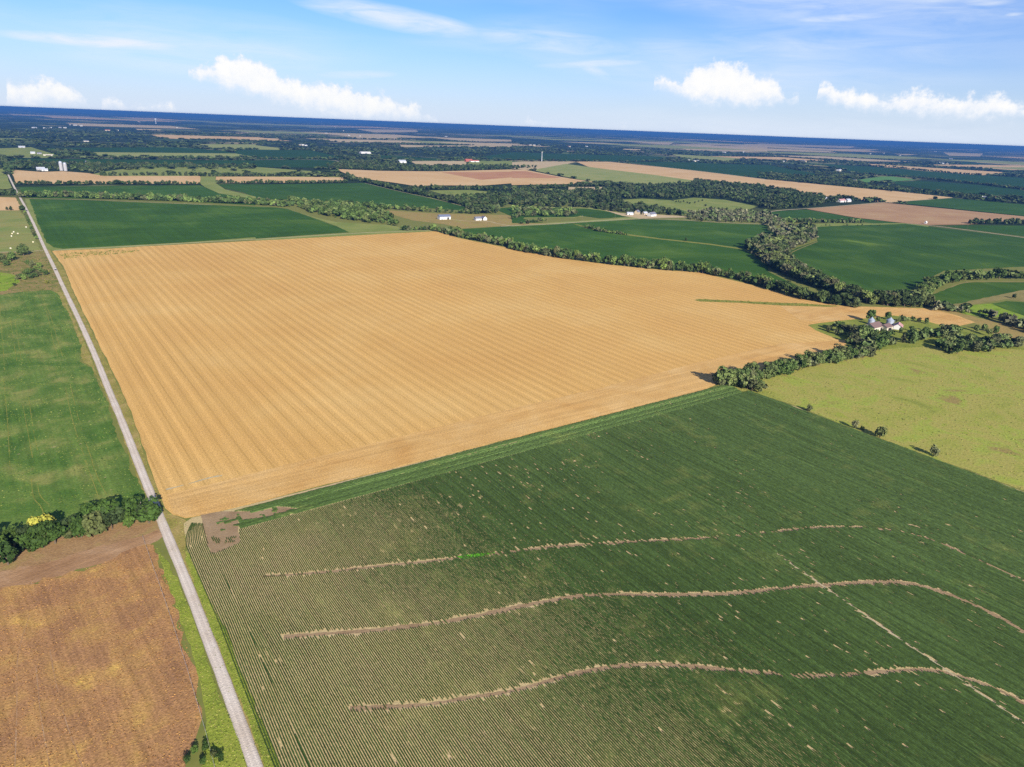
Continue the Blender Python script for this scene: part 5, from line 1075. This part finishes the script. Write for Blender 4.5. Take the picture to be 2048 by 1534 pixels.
for (x, y), rad, h, lb in zip(BINS, (3.1, 3.6), (5.0, 5.8), ('silver grain bin left of the brown roofed shed', 'larger silver grain bin behind the garage')):
    e = tag(empty('grain_bin', (x, y, 0)), lb, 'grain bin', 'grain bins at the farmstead')
    v, f_ = lathe([(rad + (.05 if i % 2 else 0), h * i / 14) for i in range(15)]); mesh('wall', v, f_, 'galv', e)
    v, f_ = lathe([(rad + .25, h), (rad * .5, h + 1.5), (.5, h + 2.7), (.5, h + 3.1), (.05, h + 3.3)]); rf = mesh('roof', v, f_, 'galv', e)
    v, f_ = boxv(-.6, .6, -rad - .1, -rad + .1, .2, 2.2); mesh('door', v, f_, 'palemetal', e)
    parts = [boxv(s - .04, s + .04, -rad - .35, -rad - .27, .2, h + .4) for s in (1.2, 1.6)] + [boxv(1.2, 1.6, -rad - .34, -rad - .28, z, z + .05) for z in np.arange(.5, h, .45)]
    v, f_ = joinparts(parts); mesh('ladder', v, f_, 'steel', e)
for (x, y), h, lb in zip(SILO, (24, 21), ('taller pale tower silo at the far left farm', 'shorter pale tower silo at the far left farm')):
    e = tag(empty('silo', (x, y, 0)), lb, 'silo', 'tower silos at the far left farm')
    v, f_ = lathe([(5, -.2)] + [(5 + (.08 if i % 2 else 0), h * i / 12) for i in range(13)], 20); mesh('wall', v, f_, 'palewall', e)
    v, f_ = lathe([(5.1, h), (4.6, h + 1.8), (3.2, h + 3.4), (1.2, h + 4.3), (.05, h + 4.5)], 20); mesh('dome', v, f_, 'galv', e)
    v, f_ = boxv(-.7, .7, -5.9, -5.05, .3, h); mesh('chute', v, f_, 'palewall', e)
e = tag(empty('radio_tower', (TOWER[0], TOWER[1], 0)), 'tall slim white tower beyond the far wheat field', 'tower')
v, f_ = lathe([(2.6, -.3), (2.0, 18), (1.5, 36), (1.3, 52)], 12); mesh('mast', v, f_, 'steel', e)
for z in (46, 50):
    v, f_ = lathe([(2.6, z), (2.6, z + 2.2)], 12); mesh('antenna_ring', v, f_, 'white', e)
e = tag(empty('water_tower', (WT[0], WT[1], 0)), 'white water tower rising from the far town', 'water tower')
v, f_ = lathe([(9, -.3), (5, 6), (4.5, 50), (7, 56)], 16); mesh('stem', v, f_, 'white', e)
v, f_ = lathe([(6, 55), (14, 60), (17, 67), (14, 74), (7, 78), (.5, 79)], 20); mesh('tank', v, f_, 'white', e)
for i, (x, y) in enumerate(POLES):
    e = tag(empty('utility_pole', (x, y, 0), R(20)), ORD[sorted(POLES, key=lambda q: image_x(q)).index((x, y))] + ' utility pole from the left beside the pale country roads', 'utility pole', 'utility poles')
    v, f_ = tube((0, 0, -.5), (0, 0, 11), .22, .14, 8); mesh('post', v, f_, 'pole', e)
    v, f_ = boxv(-1.2, 1.2, -.2, -.08, 9.9, 10.1); mesh('crossarm', v, f_, 'pole', e)
    for s in (-1, 0, 1): v, f_ = tube((s, -.14, 10.1), (s, -.14, 10.4), .07, .05, 6); mesh('insulator', v, f_, 'white', e)
for i, (x, y) in enumerate(BALES):
    e = empty('hay_bale', (x, y, 0), i * 1.1)
    tag(e, ([q + ' round hay bale in the loose cluster on the mown pasture' for q in ('topmost', 'small leftward', 'rightmost', 'lowest')] + ['pale hay bale closest to the road crossing', 'pale hay bale above the scrub trees', 'pale hay bale beside the roadside shrubs'])[i], 'hay bale', 'hay bales on the mown pasture')
    v, f_ = lathe([(.05, -.85), (.9, -.85), (.98, -.7), (1.0, 0), (.98, .7), (.9, .85), (.05, .85)], 18)
    mesh('roll', [(q[2], q[0], q[1] + .97) for q in v], f_, 'straw', e)
    for s in (-.45, .45):
        v, f_ = lathe([(1.012, s - .2), (1.016, s), (1.012, s + .2)], 18); mesh('net_wrap', [(q[2], q[0], q[1] + .97) for q in v], f_[:-1], 'white', e)
# the vehicle on the road
def vehicle(x, y, rz):
    e = tag(empty('car', (x, y, .24), rz), 'small dark car with pale roof driving on the gravel road', 'car')
    prof = [(-2.3, .35), (-2.35, .75), (-2.2, .95), (-1.0, 1.05), (-.5, 1.0), (2.25, .92), (2.35, .7), (2.3, .35)]
    def ext(n_, pr, w, m, par):
        k = len(pr); V = [(s * w, a, z) for s in (-1, 1) for a, z in pr]
        return mesh(n_, V, [tuple(range(k)), tuple(range(2 * k - 1, k - 1, -1))] + [(i, i + k, (i + 1) % k + k, (i + 1) % k) for i in range(k)], m, par)
    b = ext('body', prof, .92, 'carpaint', e)
    ext('window', [(-1.95, .97), (-1.45, 1.5), (.45, 1.5), (1.2, .97)], .84, 'glass', e)
    ext('roof', [(-1.5, 1.48), (-1.35, 1.58), (.35, 1.58), (.5, 1.48)], .8, 'carwhite', e)
    for a in (-1.45, 1.45):
        for s in (-1, 1):
            v, f_ = lathe([(.05, -.12), (.34, -.12), (.36, 0), (.34, .12), (.05, .12)], 16)
            w = mesh('wheel', [(s * .86 + q[2], a + q[0], q[1] + .36) for q in v], f_, 'tyre', e)
            v, f_ = lathe([(.2, -.125), (.2, .125), (.02, .13)], 12); mesh('rim', [(s * .86 + q[2] * s, a + q[0], q[1] + .36) for q in v], f_, 'steel', w)
    for s in (-.65, .65):
        v, f_ = boxv(s - .2, s + .2, 2.3, 2.37, .62, .8); mesh('headlight', v, f_, 'carwhite', e)
        v, f_ = boxv(s - .2, s + .2, -2.38, -2.3, .7, .88); mesh('tail_light', v, f_, 'redwall', e)
vehicle(CAR[0], CAR[1], 0)
snag(30.5, 343, 7, 'bleached dead tree trunk in the hedge beside the gravel road')
# a wire fence along the edge of the sorghum
fp = resample([(27.5, 318), (27.2, 290), (26.8, 255), (26.0, 222), (24.8, 190), (23, 160)], 5.0)
e = tag(empty('wire_fence', (fp[0, 0], fp[0, 1], 0)), 'thin post and wire fence between sorghum and road verge', 'fence')
v0, f0 = tube((0, 0, -.3), (0, 0, 1.3), .08, .07, 6); pm = bpy.data.meshes.new('post'); pm.from_pydata([tuple(q) for q in v0], [], f0); pm.update(); pm.materials.append(MATS['pole'])
for q in fp: o = link(bpy.data.objects.new('post', pm), e); o.location = (q[0] - fp[0, 0], q[1] - fp[0, 1], 0)
for z in (.5, .85, 1.2):
    v, f_ = joinparts([tube((a[0] - fp[0, 0], a[1] - fp[0, 1], z), (b[0] - fp[0, 0], b[1] - fp[0, 1], z), .012, .012, 4) for a, b in zip(fp[:-1], fp[1:])]); mesh('wire', v, f_, 'steel', e)

# ------------------------------------------------------------------ haze: the summer air over the plain
HB = 170000.0
v, f_ = boxv(-HB, HB, -HB, HB, -1.0, CAM_H + 4)
hm = bpy.data.materials.new('haze'); hm.use_nodes = True; t = N(hm.node_tree); t.n.clear()
o = t.new('ShaderNodeOutputMaterial'); pv = t.new('ShaderNodeVolumePrincipled'); t.l.new(pv.outputs[0], o.inputs['Volume'])
pv.inputs['Color'].default_value = (.05, .16, .42, 1); pv.inputs['Density'].default_value = .000062; pv.inputs['Anisotropy'].default_value = 0.0
hz = mesh('haze', v, f_, hm); tag(hz, 'blue summer haze over the whole plain', 'haze', kind='stuff')
